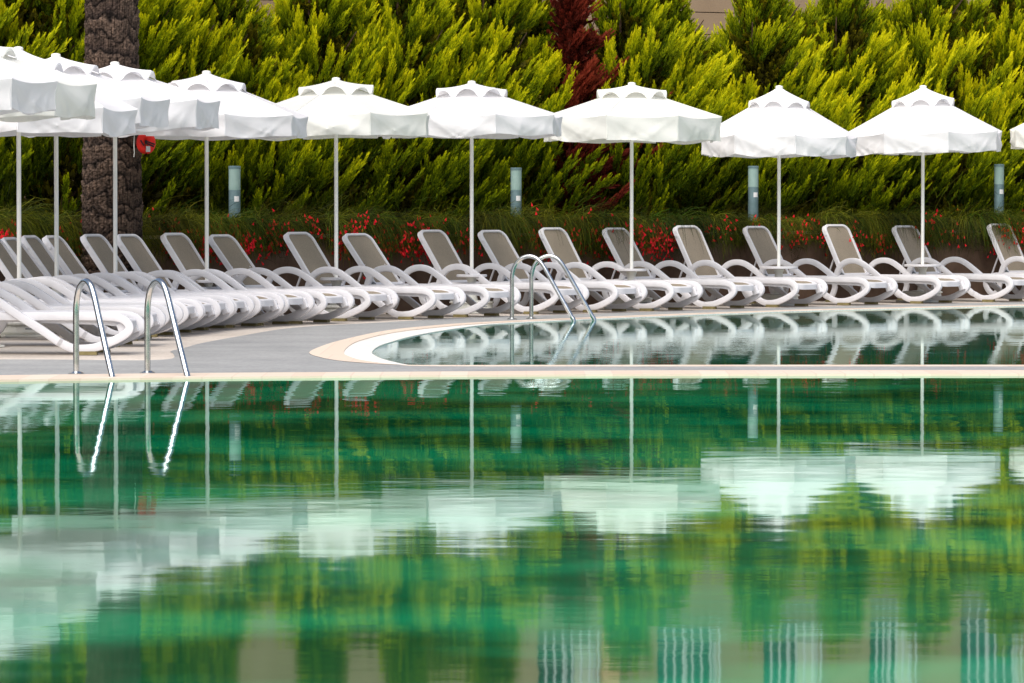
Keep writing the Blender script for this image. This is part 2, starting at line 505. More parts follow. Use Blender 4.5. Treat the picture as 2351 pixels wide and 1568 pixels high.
# ------------------------------------------------------------------ sun loungers
def frame_path():
    # (distance from foot end, height) of the looping resin side frame
    pts = [(0.00, 0.235), (0.035, 0.305), (0.13, 0.342), (0.35, 0.350), (0.8, 0.350), (1.3, 0.348), (1.8, 0.345), (2.02, 0.325), (2.13, 0.23), (2.08, 0.11),
           (1.98, 0.055), (1.90, 0.13), (1.84, 0.34), (1.785, 0.475), (1.69, 0.558), (1.56, 0.592), (1.42, 0.578), (1.27, 0.508), (1.03, 0.350), (0.80, 0.205), (0.64, 0.095),
           (0.54, 0.052), (0.45, 0.045), (0.33, 0.058), (0.19, 0.105), (0.06, 0.170)]
    return pts
def side_frame(y0):
    pts = [Vector((u, 0, z)) for u, z in frame_path()]
    sp = catmull(pts, 5, closed=True)
    n = len(sp); W = 0.050; H = 0.080
    # rounded rectangle profile
    prof = []
    r = 0.012
    for cx, cz, a0 in ((W / 2 - r, H / 2 - r, 0), (-W / 2 + r, H / 2 - r, 90), (-W / 2 + r, -H / 2 + r, 180), (W / 2 - r, -H / 2 + r, 270)):
        for a in (0, 45, 90):
            t = math.radians(a0 + a)
            prof.append((cx + r * math.cos(t), cz + r * math.sin(t)))
    m = len(prof)
    vs = []; fs = []
    for i, p in enumerate(sp):
        a = sp[(i - 1) % n]; b = sp[(i + 1) % n]
        t = (b - a).normalized()
        nrm = Vector((-t.z, 0, t.x))
        # the arm passes outside the seat rail where they cross
        sh = 0.0
        k = i / n * 26
        if 11.5 < k < 20: sh = 0.028 * (1 if y0 < 0 else -1) * -1
        f = 1.0
        for px, pz in prof:
            vs.append(p + nrm * pz * f + Vector((0, px + y0 + sh, 0.012)))
    for i in range(n):
        j = (i + 1) % n
        for k in range(m):
            l = (k + 1) % m
            fs.append((i * m + k, j * m + k, j * m + l, i * m + l))
    mb = MB(); mb.add(vs, fs)
    return mb

def rr_outline(w, l, r_far, r_near, n=8):
    """outline in local (a along length 0..l, b across) rounded at the far end"""
    pts = []
    for cx, cy, r, a0 in ((l - r_far, w / 2 - r_far, r_far, 0), ):
        pass
    def arc(cx, cy, r, a0, a1):
        return [(cx + r * math.cos(math.radians(a0 + (a1 - a0) * k / n)), cy + r * math.sin(math.radians(a0 + (a1 - a0) * k / n))) for k in range(n + 1)]
    pts += arc(l - r_far, -w / 2 + r_far, r_far, -90, 0)
    pts += arc(l - r_far, w / 2 - r_far, r_far, 0, 90)
    pts += arc(r_near, w / 2 - r_near, r_near, 90, 180)
    pts += arc(r_near, -w / 2 + r_near, r_near, 180, 270)
    return pts
def ring_slab(outer, inner, t0, t1, fn, bul=0.0):
    """frame between outlines with thickness; fn maps (a,b,t) to a point"""
    n = len(outer); mb = MB(); vs = []
    for (oa, ob), (ia, ib) in zip(outer, inner):
        ma, mbb = (oa + ia) / 2, (ob + ib) / 2
        vs += [fn(oa, ob, t0), fn(oa, ob, t1 - 0.008), fn(oa * .85 + ia * .15, ob * .85 + ib * .15, t1), fn(oa * .15 + ia * .85, ob * .15 + ib * .85, t1), fn(ia, ib, t1 - 0.008), fn(ia, ib, t0)]
    fs = []
    for i in range(n):
        j = (i + 1) % n
        for k in range(6):
            l = (k + 1) % 6
            fs.append((i * 6 + k, i * 6 + l, j * 6 + l, j * 6 + k))
    mb.add(vs, fs)
    return mb
def plate(outline, t0, t1, fn):
    n = len(outline); mb = MB()
    vs = [fn(a, b, t0) for a, b in outline] + [fn(a, b, t1) for a, b in outline]
    fs = [tuple(range(n - 1, -1, -1)), tuple(range(n, 2 * n))]
    for i in range(n):
        j = (i + 1) % n
        fs.append((i, j, n + j, n + i))
    mb.add(vs, fs); return mb

HW = 0.345          # half distance between side frames
PIV = 1.80
def fixnormals(o):
    bm = bmesh.new(); bm.from_mesh(o.data)
    bmesh.ops.recalc_face_normals(bm, faces=bm.faces)
    bm.to_mesh(o.data); bm.free()
def make_lounger(angle=60):
    # local: +X runs from foot end to head end, Z up; -Y side is the near side frame
    root = empty('sun_lounger')
    for s in (-1, 1):
        o = side_frame(s * HW).build('side_frame', M['plastic'], root, smooth=30); fixnormals(o)
        f = MB(); f.box((0.40, s * HW, 0.018), (0.19, 0.075, 0.034), taper=0.95); f.build('foot_pad', M['pad'], root)
        f = MB(); f.box((1.98, s * HW, 0.014), (0.10, 0.06, 0.026), taper=0.95); f.build('foot_pad', M['pad'], root)
        br = MB(); br.box((0.075, s * (HW - 0.050), 0.245), (0.085, 0.05, 0.12), rot=Matrix.Rotation(0.35, 3, 'Y')); br.build('joint_bracket', M['plastic'], root, bevel=0.008)
    # seat: moulded ring with sling
    sw = 2 * HW - 0.075
    fn = lambda a, b, t: Vector((0.045 + a, b, t))
    Ls = PIV - 0.045
    # flipped so that the rounded end is at the foot
    def flip(out, L): return [(L - a, b) for a, b in out]
    outer = flip(rr_outline(sw, Ls, 0.20, 0.03), Ls)
    inner = flip(rr_outline(sw - 0.08, Ls - 0.12, 0.19, 0.02), Ls - 0.065)
    inner = [(a - 0.0, b) for a, b in inner]
    def fseat(a, b, t):
        # foot end of the seat frame is a deep rounded apron
        k = max(0.0, 1 - a / 0.55)
        if t < 0.36: t = t - 0.012 * min(1, k * 1.6)
        return Vector((0.015 + a, b, t - 0.070 * k ** 1.6))
    o = ring_slab(outer, inner, 0.325, 0.388, fseat).build('seat_frame', M['plastic'], root, smooth=False); fixnormals(o)
    pl = plate([(a, b) for a, b in inner], 0.370, 0.379, fseat).build('seat_sling', M['sling'], o)
    fixnormals(pl)
    # backrest
    A = math.radians(angle)
    ca, sa = math.cos(A), math.sin(A)
    bw = 2 * HW - 0.10; BL = 0.84
    def fback(a, b, t):
        # a along the backrest, slight curve towards the head
        bend = 0.05 * (a / BL) ** 2
        x = PIV - 0.02 + a * ca - (t) * sa * -1 + bend * sa
        z = 0.375 + a * sa - (t) * ca * 1 * 1 - bend * ca
        return Vector((x - 2 * t * sa, b, z + 2 * t * ca))
    outer = rr_outline(bw, BL, 0.12, 0.02)
    inner = [(a + 0.04, b) for a, b in rr_outline(bw - 0.07, BL - 0.075, 0.105, 0.015)]
    o = ring_slab(outer, inner, -0.03, 0.034, fback).build('backrest_frame', M['plastic'], root, smooth=False); fixnormals(o)
    nsub = inner
    pl = plate(nsub, 0.004, 0.012, fback).build('backrest_sling', M['sling'], o); fixnormals(pl)
    for s in (-1, 1):
        b_ = MB(); b_.lathe([(0.0, 0), (0.022, 0), (0.022, 0.006), (0.016, 0.008), (0, 0.008)], n=12)
        ob = b_.build('rivet', M['plastic'], o)
        p = fback(BL - 0.16, s * (bw / 2 + 0.0), 0.0)
        ob.location = p; ob.rotation_euler = (PI / 2 * (1 if s < 0 else -1), 0, 0)
    # prop bar behind the backrest
    t = MB()
    p1 = fback(0.34, 0, -0.03); 
    for s in (-1, 1):
        t.tube([(p1.x, s * 0.22, p1.z), (PIV + 0.33, s * 0.22, 0.31)], 0.014, 8)
    t.tube([(PIV + 0.33, -0.30, 0.31), (PIV + 0.33, 0.30, 0.31)], 0.014, 8)
    t.build('prop_bar', M['plastic'], root, smooth=True)
    for cu in (1.15, 1.62):
        c = MB(); c.box((cu, 0, 0.315), (0.05, 2 * HW - 0.06, 0.03)); c.build('cross_bar', M['plastic'], root)
    for s in (-1, 1):
        k = MB(); k.box((PIV - 0.02, s * (HW - 0.045), 0.40), (0.05, 0.03, 0.05), rot=Matrix.Rotation(-0.6, 3, 'Y'))
        k.build('hinge', M['bracket'] if s > 0 else M['plastic'], root, bevel=0.006)
    register(root)
    return root

# x of foot end of near frame, y of the foot on the deck, heading angle (from view axis)
LG = [(250, 836, 88), (298, 815, 86), (344, 796, 84.5), (382, 782, 83), (427, 773.5, 82), (465, 768, 81), (496, 762.5, 80), (537, 757.5, 77.5), (594, 752.5, 71.5), (657, 747.7, 67.5), (744, 743.5, 64.5),
      (844, 737, 62), (994, 733.2, 58), (1119, 728, 57), (1279, 721, 56.5), (1414, 717.3, 56), (1542, 713.8, 54), (1686, 709.2, 54),
      (1829, 705.0, 52), (1992, 700.6, 51), (2157, 696.8, 48.5), (2322, 693.0, 48.5), (2535, 688.5, 48)]
LG = LG[1:]
proto = make_lounger()
names_l = []
NL = len(LG)
lounger_pos = []
ordn = ['first', 'second', 'third', 'fourth', 'fifth', 'sixth', 'seventh', 'eighth', 'ninth', 'tenth', 'eleventh', 'twelfth', 'thirteenth', 'fourteenth', 'fifteenth', 'sixteenth', 'seventeenth', 'eighteenth', 'nineteenth', 'twentieth', 'twenty-first', 'twenty-second', 'twenty-third']
for i, (fx, fy, th) in enumerate(LG):
    T = math.radians(th)
    o = proto if i == 0 else copy_tree(proto)
    foot = G(fx, fy, ZD)
    d = foot.y
    hd = Vector((-math.sin(T), math.cos(T), 0))       # foot -> head direction
    # local +X = hd, local -Y must be the near (left/front) frame
    rz = math.atan2(hd.y, hd.x)
    lat = Matrix.Rotation(rz, 3, 'Z') @ Vector((0, 1, 0))
    # rotated +Y points to front-left side: near frame is therefore +Y
    # place: near frame foot end at pixel fx, foot contact (u=.45) at depth d
    Xe = AT(fx, d - 0.45 * hd.y)
    Ye = d - 0.45 * hd.y
    base = Vector((Xe, Ye, 0)) - lat * HW
    jit = random.uniform(-1.3, 1.3)
    o.location = (base.x, base.y, ZD)
    o.rotation_euler = (0, 0, rz + math.radians(jit))
    lounger_pos.append((base, hd, lat))
    if i == 0: lab = 'white sun lounger nearest the pool ladder at the left, first of the row'
    elif i == NL - 1: lab = 'white sun lounger cut off by the right edge of the photo, last of the row'
    else: lab = 'white sun lounger with taupe sling, %s from the left end of the row' % ordn[i]
    tag(o, lab, 'sun lounger', 'sun loungers lined up along the pool')
    # every backrest sits in its own notch
    want = 56.5 + (1.5 if i % 2 else -1) + random.uniform(-1.2, 1.2) + (7.5 * min(1, max(0, (fx - 1250) / 500)))
    RM = Matrix.Rotation(-math.radians(want - 60), 3, 'Y'); PP = Vector((PIV - 0.02, 0, 0.375))
    bk_ = [c for c in bpy.data.objects if c.parent == o and c.name.startswith('backrest_frame')][0]
    bk_.rotation_euler = RM.to_euler(); bk_.location = PP - RM @ PP

# ------------------------------------------------------------------ parasols
def panel_canopy(R, hr, ha, phase, tilt, sag=0.035, seed=0, r0=0.03):
    """octagonal canopy: returns MB, function of height at (angle, radius)"""
    rnd = random.Random(seed)
    n = 8; nt_ = 8; nr = 10
    mb = MB(); vs = []; fs = []
    def P(k, s, q):
        # k panel, s across 0..1, q 0 apex .. 1 rim
        a0 = phase + 2 * PI * k / n; a1 = phase + 2 * PI * (k + 1) / n
        p0 = Vector((math.cos(a0), math.sin(a0), 0)); p1 = Vector((math.cos(a1), math.sin(a1), 0))
        p = p0.lerp(p1, s) * (R * (r0 / R + (1 - r0 / R) * q))
        z = ha + (hr - ha) * (q ** 0.93)
        z -= sag * math.sin(PI * s) * (q ** 1.5) * 0.9
        if q > 0.93: p *= 1 - 0.028 * math.sin(PI * s)
        z += tilt[0] * p.x + tilt[1] * p.y
        return Vector((p.x, p.y, z))
    return P

def make_parasol(x, d, ya, yr, yb, Rpx, tx=0.0, mat='canvas', phase=15, seed=0, label='', ty=0.0, base=True, drop=None):
    ppm = F / d
    R = Rpx / ppm; ha = HT(ya, d); hr = HT(yr, d); hb = HT(yb, d)
    X = AT(x, d)
    root = empty('parasol', (X, d, ZD))
    tag(root, label, 'parasol', 'white parasols behind the sun loungers')
    rnd = random.Random(seed)
    ph = math.radians(phase)
    tilt = (tx, ty)
    P = panel_canopy(R, hr, ha, ph, tilt, 0.035, seed)
    n = 8; S = 8; Q = 10
    mb = MB(); vs = []; fs = []
    for k in range(n):
        base_i = len(vs)
        for q in range(Q + 1):
            for s in range(S + 1):
                vs.append(P(k, s / S, q / Q))
        for q in range(Q):
            for s in range(S):
                a = base_i + q * (S + 1) + s
                fs.append((a, a + 1, a + S + 2, a + S + 1))
    mb.add(vs, fs)
    me = mb.mesh('canopy')
    bm = bmesh.new(); bm.from_mesh(me); bmesh.ops.remove_doubles(bm, verts=bm.verts, dist=1e-4)
    bmesh.ops.recalc_face_normals(bm, faces=bm.faces)
    for e in bm.edges: pass
    bm.to_mesh(me); bm.free()
    can = link('canopy', me, M[mat], root)
    # valance with loose folds
    H = hr - hb
    mb = MB(); vs = []; fs = []
    S2 = 40; Q2 = 10
    for k in range(n):
        b0 = len(vs)
        f1 = rnd.uniform(-0.6, 1); f2 = rnd.uniform(0, 2 * PI); f3 = rnd.uniform(0.5, 1.5); sw = rnd.uniform(-0.02, 0.05)
        am = math.radians(math.degrees(ph) + 45 * (k + 0.5)); outw = Vector((math.cos(am), math.sin(am), 0))
        creases = [(0.04, rnd.uniform(.15, .45), rnd.uniform(.01, .022), .045), (0.96, -rnd.uniform(.15, .45), rnd.uniform(.01, .022), .045), (rnd.uniform(.3, .7), rnd.uniform(-.2, .2), rnd.uniform(-.01, .014), .05), (0.02, rnd.uniform(.5, .8), .012, .04), (0.98, -rnd.uniform(.5, .8), .012, .04), (rnd.uniform(.1, .9), 0.05, .008, .03)]
        for q in range(Q2 + 1):
            for s in range(S2 + 1):
                u = s / S2; w = q / Q2
                p = P(k, u, 1.0)
                e = math.sin(PI * u)
                fold = 0.012 * math.sin(3 * PI * u * f3 + f2 + w * 1.3) * e
                for (u0, kk, am_, sg) in creases:
                    fold += am_ * math.exp(-((u - (u0 + kk * w)) / sg) ** 2)
                bulge = (sw * .8 + 0.030 * f1) * e
                tan = Vector((-outw.y, outw.x, 0))
                z = p.z - H * w * (1 + 0.05 * math.sin(2 * PI * u + f2) * 1.0) + 0.03 * e * w * abs(f1)
                pp = p + outw * ((fold * w ** 0.8) + bulge * math.sin(PI * min(1, w * 0.8)) - 0.02 * w)
                # diagonal drape from the corners
                pp += outw * (0.016 * math.sin(PI * (u * 2 - w)) * w * (1 - w) * 4)
                vs.append(Vector((pp.x, pp.y, z)))
        for q in range(Q2):
            for s in range(S2):
                a = b0 + q * (S2 + 1) + s
                fs.append((a, a + 1, a + S2 + 2, a + S2 + 1))
    mb.add(vs, fs)
    val = mb.build('valance', M[mat], can, smooth=True)
    # seams over the ribs
    sm = MB()
    for k in range(n):
        pts = [P(k, 0, q / 10) + Vector((0, 0, 0.003)) for q in range(1, 11)]
        sm.tube(pts, 0.006, 5)
    sm.build('seam', M[mat], can, smooth=True)
    # vent cap with arched edge
    mb = MB(); vs = []; fs = []
    qc = 0.37; S3 = 14; Q3 = 7
    caph = 0.05 + rnd.uniform(0, 0.02)
    for k in range(n):
        b0 = len(vs)
        am = ph + 2 * PI * (k + 0.5) / n; outw = Vector((math.cos(am), math.sin(am), 0))
        arch = rnd.uniform(0.085, 0.12) * R / 1.25
        for q in range(Q3 + 1):
            for s in range(S3 + 1):
                u = s / S3; w = q / Q3
                p = P(k, u, qc * w)
                e = max(0.0, (math.sin(PI * u) - 0.38) / 0.62) ** 0.62
                lift = 0.022 + 0.016 * (1 - w)
                z = p.z + lift + arch * e * w ** 1.6 
                if u in (0.0, 1.0): z = p.z + lift
                pp = p * 1.0
                pp += outw * (0.02 * e * w)
                # pleats near the top
                z += 0.006 * math.sin(u * PI * 6) * (1 - w) * w * 4
                if q == Q3: z -= 0.0
                vs.append(Vector((pp.x, pp.y, z)))
        # short turned-down hem
        for s in range(S3 + 1):
            v = vs[b0 + Q3 * (S3 + 1) + s]
            u = s / S3
            vs.append(Vector((v.x, v.y, 0)) * 1.015 + Vector((0, 0, v.z - 0.022)))
        for q in range(Q3 + 1):
            for s in range(S3):
                a = b0 + q * (S3 + 1) + s
                fs.append((a, a + 1, a + S3 + 2, a + S3 + 1))
    mb.add(vs, fs)
    cap = mb.build('vent_cap', M[mat], root, smooth=True)
    # pole, finial, ribs
    p = MB(); p.tube([(0, 0, 0.0), (0, 0, ha - 0.02)], 0.0245, 14); p.build('pole', M['pole'], root, smooth=True)
    f = MB(); f.lathe([(0.0, 0.0), (0.048, 0.0), (0.054, 0.015), (0.048, 0.034), (0.02, 0.042), (0, 0.043)], c=(0, 0, ha + 0.025), n=18)
    f.build('finial', M['pole'], root, smooth=True)
    hub = MB(); hub.lathe([(0.03, 0), (0.05, 0), (0.05, 0.07), (0.03, 0.07)], c=(0, 0, ha - 0.14), n=16); hub.build('hub', M['rib'], root)
    sl = ha - 0.55 * (ha - hr) - 0.35
    slh = MB(); slh.lathe([(0.028, 0), (0.045, 0), (0.045, 0.08), (0.028, 0.08)], c=(0, 0, sl), n=16); slh.build('slider', M['rib'], root)
    for k in range(n):
        r_ = MB()
        r_.tube([P(k, 0, 0.03) + Vector((0, 0, -0.03)), P(k, 0, 0.5) + Vector((0, 0, -0.02)), P(k, 0, 0.985) + Vector((0, 0, -0.016))], 0.009, 6)
        rb = r_.build('rib', M['rib'], root, smooth=True)
        s_ = MB()
        a = ph + 2 * PI * k / n
        s_.tube([(0.04 * math.cos(a), 0.04 * math.sin(a), sl + 0.05), P(k, 0, 0.5) + Vector((0, 0, -0.03))], 0.007, 6)
        s_.build('strut', M['rib'], rb, smooth=True)
    if base:
        b_ = MB()
        b_.box((0, 0, 0.012), (0.56, 0.56, 0.024), rz=0.5)
        b_.lathe([(0.27, 0.024), (0.285, 0.05), (0.27, 0.13), (0.24, 0.155), (0.08, 0.17), (0.06, 0.26), (0.052, 0.5)], n=28)
        b_.build('stand', M['base_plastic'], root, smooth=False, bevel=0.004)
        l_ = MB(); l_.lathe([(0.285, 0.13), (0.292, 0.135), (0.292, 0.15), (0.27, 0.158)], n=28)
        bb = l_.build('stand_lid', M['base_plastic'], root)
        h_ = MB(); h_.tube([(0.12, -0.285, 0.09), (0.10, -0.32, 0.09), (0.20, -0.29, 0.09), (0.20, -0.25, 0.09)], 0.007, 6)
        h_.build('handle', M['bracket'], root)
    return root, X, d, R, ha, hr

PS = [
    (-175, 39.5, 82, 190, 258, 308, 0.0, 'canvas', 3, 'parasol canopy highest at the left edge, white with a grey front valance'),
    (-75, 42.2, 104, 196, 272, 298, 0.0, 'canvas_cream', 4, 'cream parasol at the left edge tucked behind the front white one'),
    (44, 45.6, 125, 252, 308, 272, -0.01, 'canvas', 6, 'white parasol on the leftmost visible pole'),
    (130, 47.0, 140, 238, 298, 262, 0.03, 'canvas', 8, 'white parasol on the second visible pole from the left, left of the palm'),
    (265, 49.2, 158, 243, 306, 243, 0.04, 'canvas', 10, 'white parasol whose pole stands in front of the palm trunk'),
    (475, 51.5, 178, 270, 317, 238, 0.0, 'canvas', 14, 'white parasol just right of the palm trunk and red life buoy'),
    (772, 53.3, 193, 268, 316, 230, 0.015, 'canvas_cream', 22, 'creamy parasol between the palm and the middle of the row'),
    (1083, 55.7, 200, 270, 315, 217, 0.005, 'canvas', 15, 'white parasol left of the steel ladder in the far pool'),
    (1450, 57.8, 203, 272, 326, 213, -0.005, 'canvas_cream', 28, 'creamy parasol in front of the russet dead cypress'),
    (1788, 60.0, 210, 316, 360, 184, -0.01, 'canvas', 8, 'steep low white parasol, third from the right edge'),
    (2118, 62.2, 209, 309, 353, 190, 0.025, 'canvas', 12, 'steep white parasol, second from the right edge'),
    (2497, 64.2, 212, 300, 341, 188, 0.0, 'canvas_cream', 20, 'parasol of which only the left corner shows at the right edge'),
]
pole_pts = []
for i, (x, d, ya, yr, yb, R, tx, mt, ph, lab) in enumerate(PS):
    r = make_parasol(x, d, ya, yr, yb, R, tx, mt, ph, 100 + i, lab)
    pole_pts.append(Vector((r[1], r[2], 0)))
# round side tables clamped round the poles
def make_table(p, h=0.515, r=0.27):
    root = empty('side_table', (p.x, p.y, ZD))
    t = MB(); t.lathe([(0.03, h), (r - 0.01, h), (r, h + 0.006), (r, h + 0.028), (r - 0.008, h + 0.034), (0.03, h + 0.034)], n=40)
    t.build('table_top', M['plastic'], root, smooth=False)
    c = MB(); c.lathe([(0.030, h - 0.16), (0.06, h - 0.16), (0.055, h - 0.06), (0.075, h - 0.012), (0.075, h), (0.030, h)], n=20)
    c.build('clamp', M['base_plastic'], root, smooth=True)
    return root
tn = 0
for i in (4, 5, 6, 7, 8, 9, 10):
    o = make_table(pole_pts[i], 0.515 if i > 7 else 0.47, 0.27 if i > 8 else 0.2)
    lab = {4: 'round white side table on the pole in front of the palm', 5: 'round white side table on the pole right of the palm',
           6: 'round white side table on the pole of the creamy parasol near the middle', 7: 'round white side table on the pole left of the far ladder',
           8: 'round white side table on the pole right of the far ladder', 9: 'round white side table on the third pole from the right edge, fully in view',
           10: 'round white side table on the second pole from the right edge, against a lounger back'}[i]
    tag(o, lab, 'side table', 'round side tables clamped on the parasol poles')

# ------------------------------------------------------------------ planter wall following the row
curve = catmull([Vector((pole_pts[0].x - 0.1, 33.0, 0))] + pole_pts + [Vector((12.5, 66.6, 0)), Vector((17, 68.5, 0))], 8)
def offset(curve, dist):
    out = []
    for i, p in enumerate(curve):
        a = curve[max(0, i - 3)]; b = curve[min(len(curve) - 1, i + 3)]
        t = (b - a).normalized(); nn = Vector((-t.y, t.x, 0))
        out.append(p + nn * dist)
    return out
WOFF = 1.55; WH = 1.0
wf = offset(curve, WOFF); wb = offset(curve, WOFF + 0.22)
def ribbon(front, back, z0, z1):
    mb = MB(); vs = []; fs = []
    for p, q in zip(front, back):
        vs += [(p.x, p.y, z0), (p.x, p.y, z1), (q.x, q.y, z1), (q.x, q.y, z0)]
    for i in range(len(front) - 1):
        for k in range(4):
            l = (k + 1) % 4
            fs.append((i * 4 + k, i * 4 + 4 + k, i * 4 + 4 + l, i * 4 + l))
    m = (len(front) - 1) * 4
    fs += [(0, 1, 2, 3), (m + 3, m + 2, m + 1, m)]
    mb.add(vs, fs); return mb
wall = ribbon(wf, wb, 0.0, WH).build('planter_wall', M['planter']); fixnormals(wall)
tag(wall, 'low brown rendered planter wall curving behind the sun loungers', 'wall')
cap = ribbon(offset(curve, WOFF - 0.03), offset(curve, WOFF + 0.25), WH + 0.001, WH + 0.045).build('cap_stone', M['cap'], wall); fixnormals(cap)
bedb = [Vector((p.x - 6, p.y + 9, 0)) for p in curve]
bed = ribbon(wb, [Vector((b.x, b.y, 0)) for b in offset(curve, WOFF + 6.0)], 0.3, WH - 0.08)
b_o = bed.build('planter_soil', M['soil']); fixnormals(b_o); tag(b_o, kind='structure')

# ------------------------------------------------------------------ bollard lights
def make_bollard(x, ytop, lab):
    # find the point on the planting line behind the wall at this bearing
    best = None
    for p in offset(curve, WOFF + 0.5):
        e = abs(p.x / p.y - (x - CX) / F)
        if best is None or e < best[0]: best = (e, p)
    p = best[1]; d = p.y
    X = AT(x, d)
    h = HT(ytop, d)
    root = empty('bollard_light', (X, d, WH - 0.08))
    tag(root, lab, 'bollard light', 'bollard lights standing in the planter')
    h -= WH - 0.08
    r = 0.076
    b = MB(); b.lathe([(r, 0.0), (r, h - 0.31)], n=24); b.build('post', M['lamp_body'], root, smooth=False)
    t = MB(); t.lathe([(r * 1.0, h - 0.309), (r * 1.0, h - 0.035)], n=24); t.build('diffuser', M['lamp_top'], root)
    c = MB(); c.lathe([(r + 0.004, h - 0.035), (r + 0.004, h - 0.006), (r - 0.004, h)], n=24); c.build('lid', M['lamp_body'], root)
    l = MB()
    for k in range(4):
        a0 = -PI / 2 + 0.0 + k * 0.22; a1 = a0 + 0.22
        q = r + 0.002
        z0, z1 = h - 0.46, h - 0.39
        l.add([(q * math.cos(a0), q * math.sin(a0), z0), (q * math.cos(a1), q * math.sin(a1), z0), (q * math.cos(a1), q * math.sin(a1), z1), (q * math.cos(a0), q * math.sin(a0), z1)], [(0, 1, 2, 3)])
    l.build('sticker', M['wlabel'], root)
make_bollard(539, 381, 'grey bollard light right of the palm, with a white sticker')
make_bollard(1185, 385, 'grey bollard light in the middle, half overgrown by cypress sprays')
make_bollard(1729, 381, 'grey bollard light beside the third parasol pole from the right')
make_bollard(2293, 377, 'grey bollard light rightmost, near the right edge of the photo')

# ------------------------------------------------------------------ pool ladders
def make_ladder(rearL, rearR, frontL, frontR, lab, top=0.80):
    c = (rearL + rearR) / 2
    root = empty('pool_ladder', (c.x, c.y, ZD))
    tag(root, lab, 'pool ladder', 'stainless steel pool ladders')
    prof = [(0, 0.0), (0, 0.2), (0, 0.40), (0.005, 0.56), (0.06, 0.69), (0.16, 0.765), (0.28, 0.79), (0.40, 0.755), (0.50, 0.66), (0.62, 0.49), (0.80, 0.235), (0.93, 0.05), (0.975, -0.03), (0.99, -0.3), (0.99, -0.9)]
    for A, B in ((rearL, frontL), (rearR, frontR)):
        pts = [Vector((A.x + (B.x - A.x) * s - c.x, A.y + (B.y - A.y) * s - c.y, h)) for s, h in prof]
        pts = [p * 1.0 for p in pts]
        for p, (s, h) in zip(pts, prof): p.z = h * top / 0.79 if h > 0 else h
        t = MB(); t.tube(catmull(pts, 6), 0.0255, 16)
        t.build('handrail', M['steel'], root, smooth=True)
        f = MB(); f.lathe([(0.027, 0), (0.065, 0), (0.065, 0.006), (0.035, 0.02), (0.027, 0.02)], c=(A.x - c.x, A.y - c.y, 0.002), n=24)
        f.build('flange', M['steel'], root)
    for h in (-0.25, -0.5, -0.75):
        st = MB()
        st.tube([Vector((frontL.x - c.x, frontL.y - c.y, h)), Vector((frontR.x - c.x, frontR.y - c.y, h))], 0.03, 8)
        st.build('tread', M['steel'], root)
    return root
r1 = G(175, 858.6, ZD); r2 = G(338.6, 857.2, ZD)
v1 = Vector((AT(259.6, 34.72), 34.72, 0)) - r1
v2 = Vector((AT(432.6, 34.85), 34.85, 0)) - r2
make_ladder(r1, r2, r1 + v1, r2 + v2, 'shiny steel ladder rails of the near pool at the left', 0.775)
q1 = G(1175.5, 733.4, ZD); q2 = G(1220, 732.0, ZD)
w1 = Vector((AT(1322, 52.25), 52.25, 0)) - q1
w2 = Vector((AT(1369, 52.65), 52.65, 0)) - q2
make_ladder(q1, q2, q1 + w1, q2 + w2, 'steel ladder rails of the far pool in front of the loungers', 0.78)

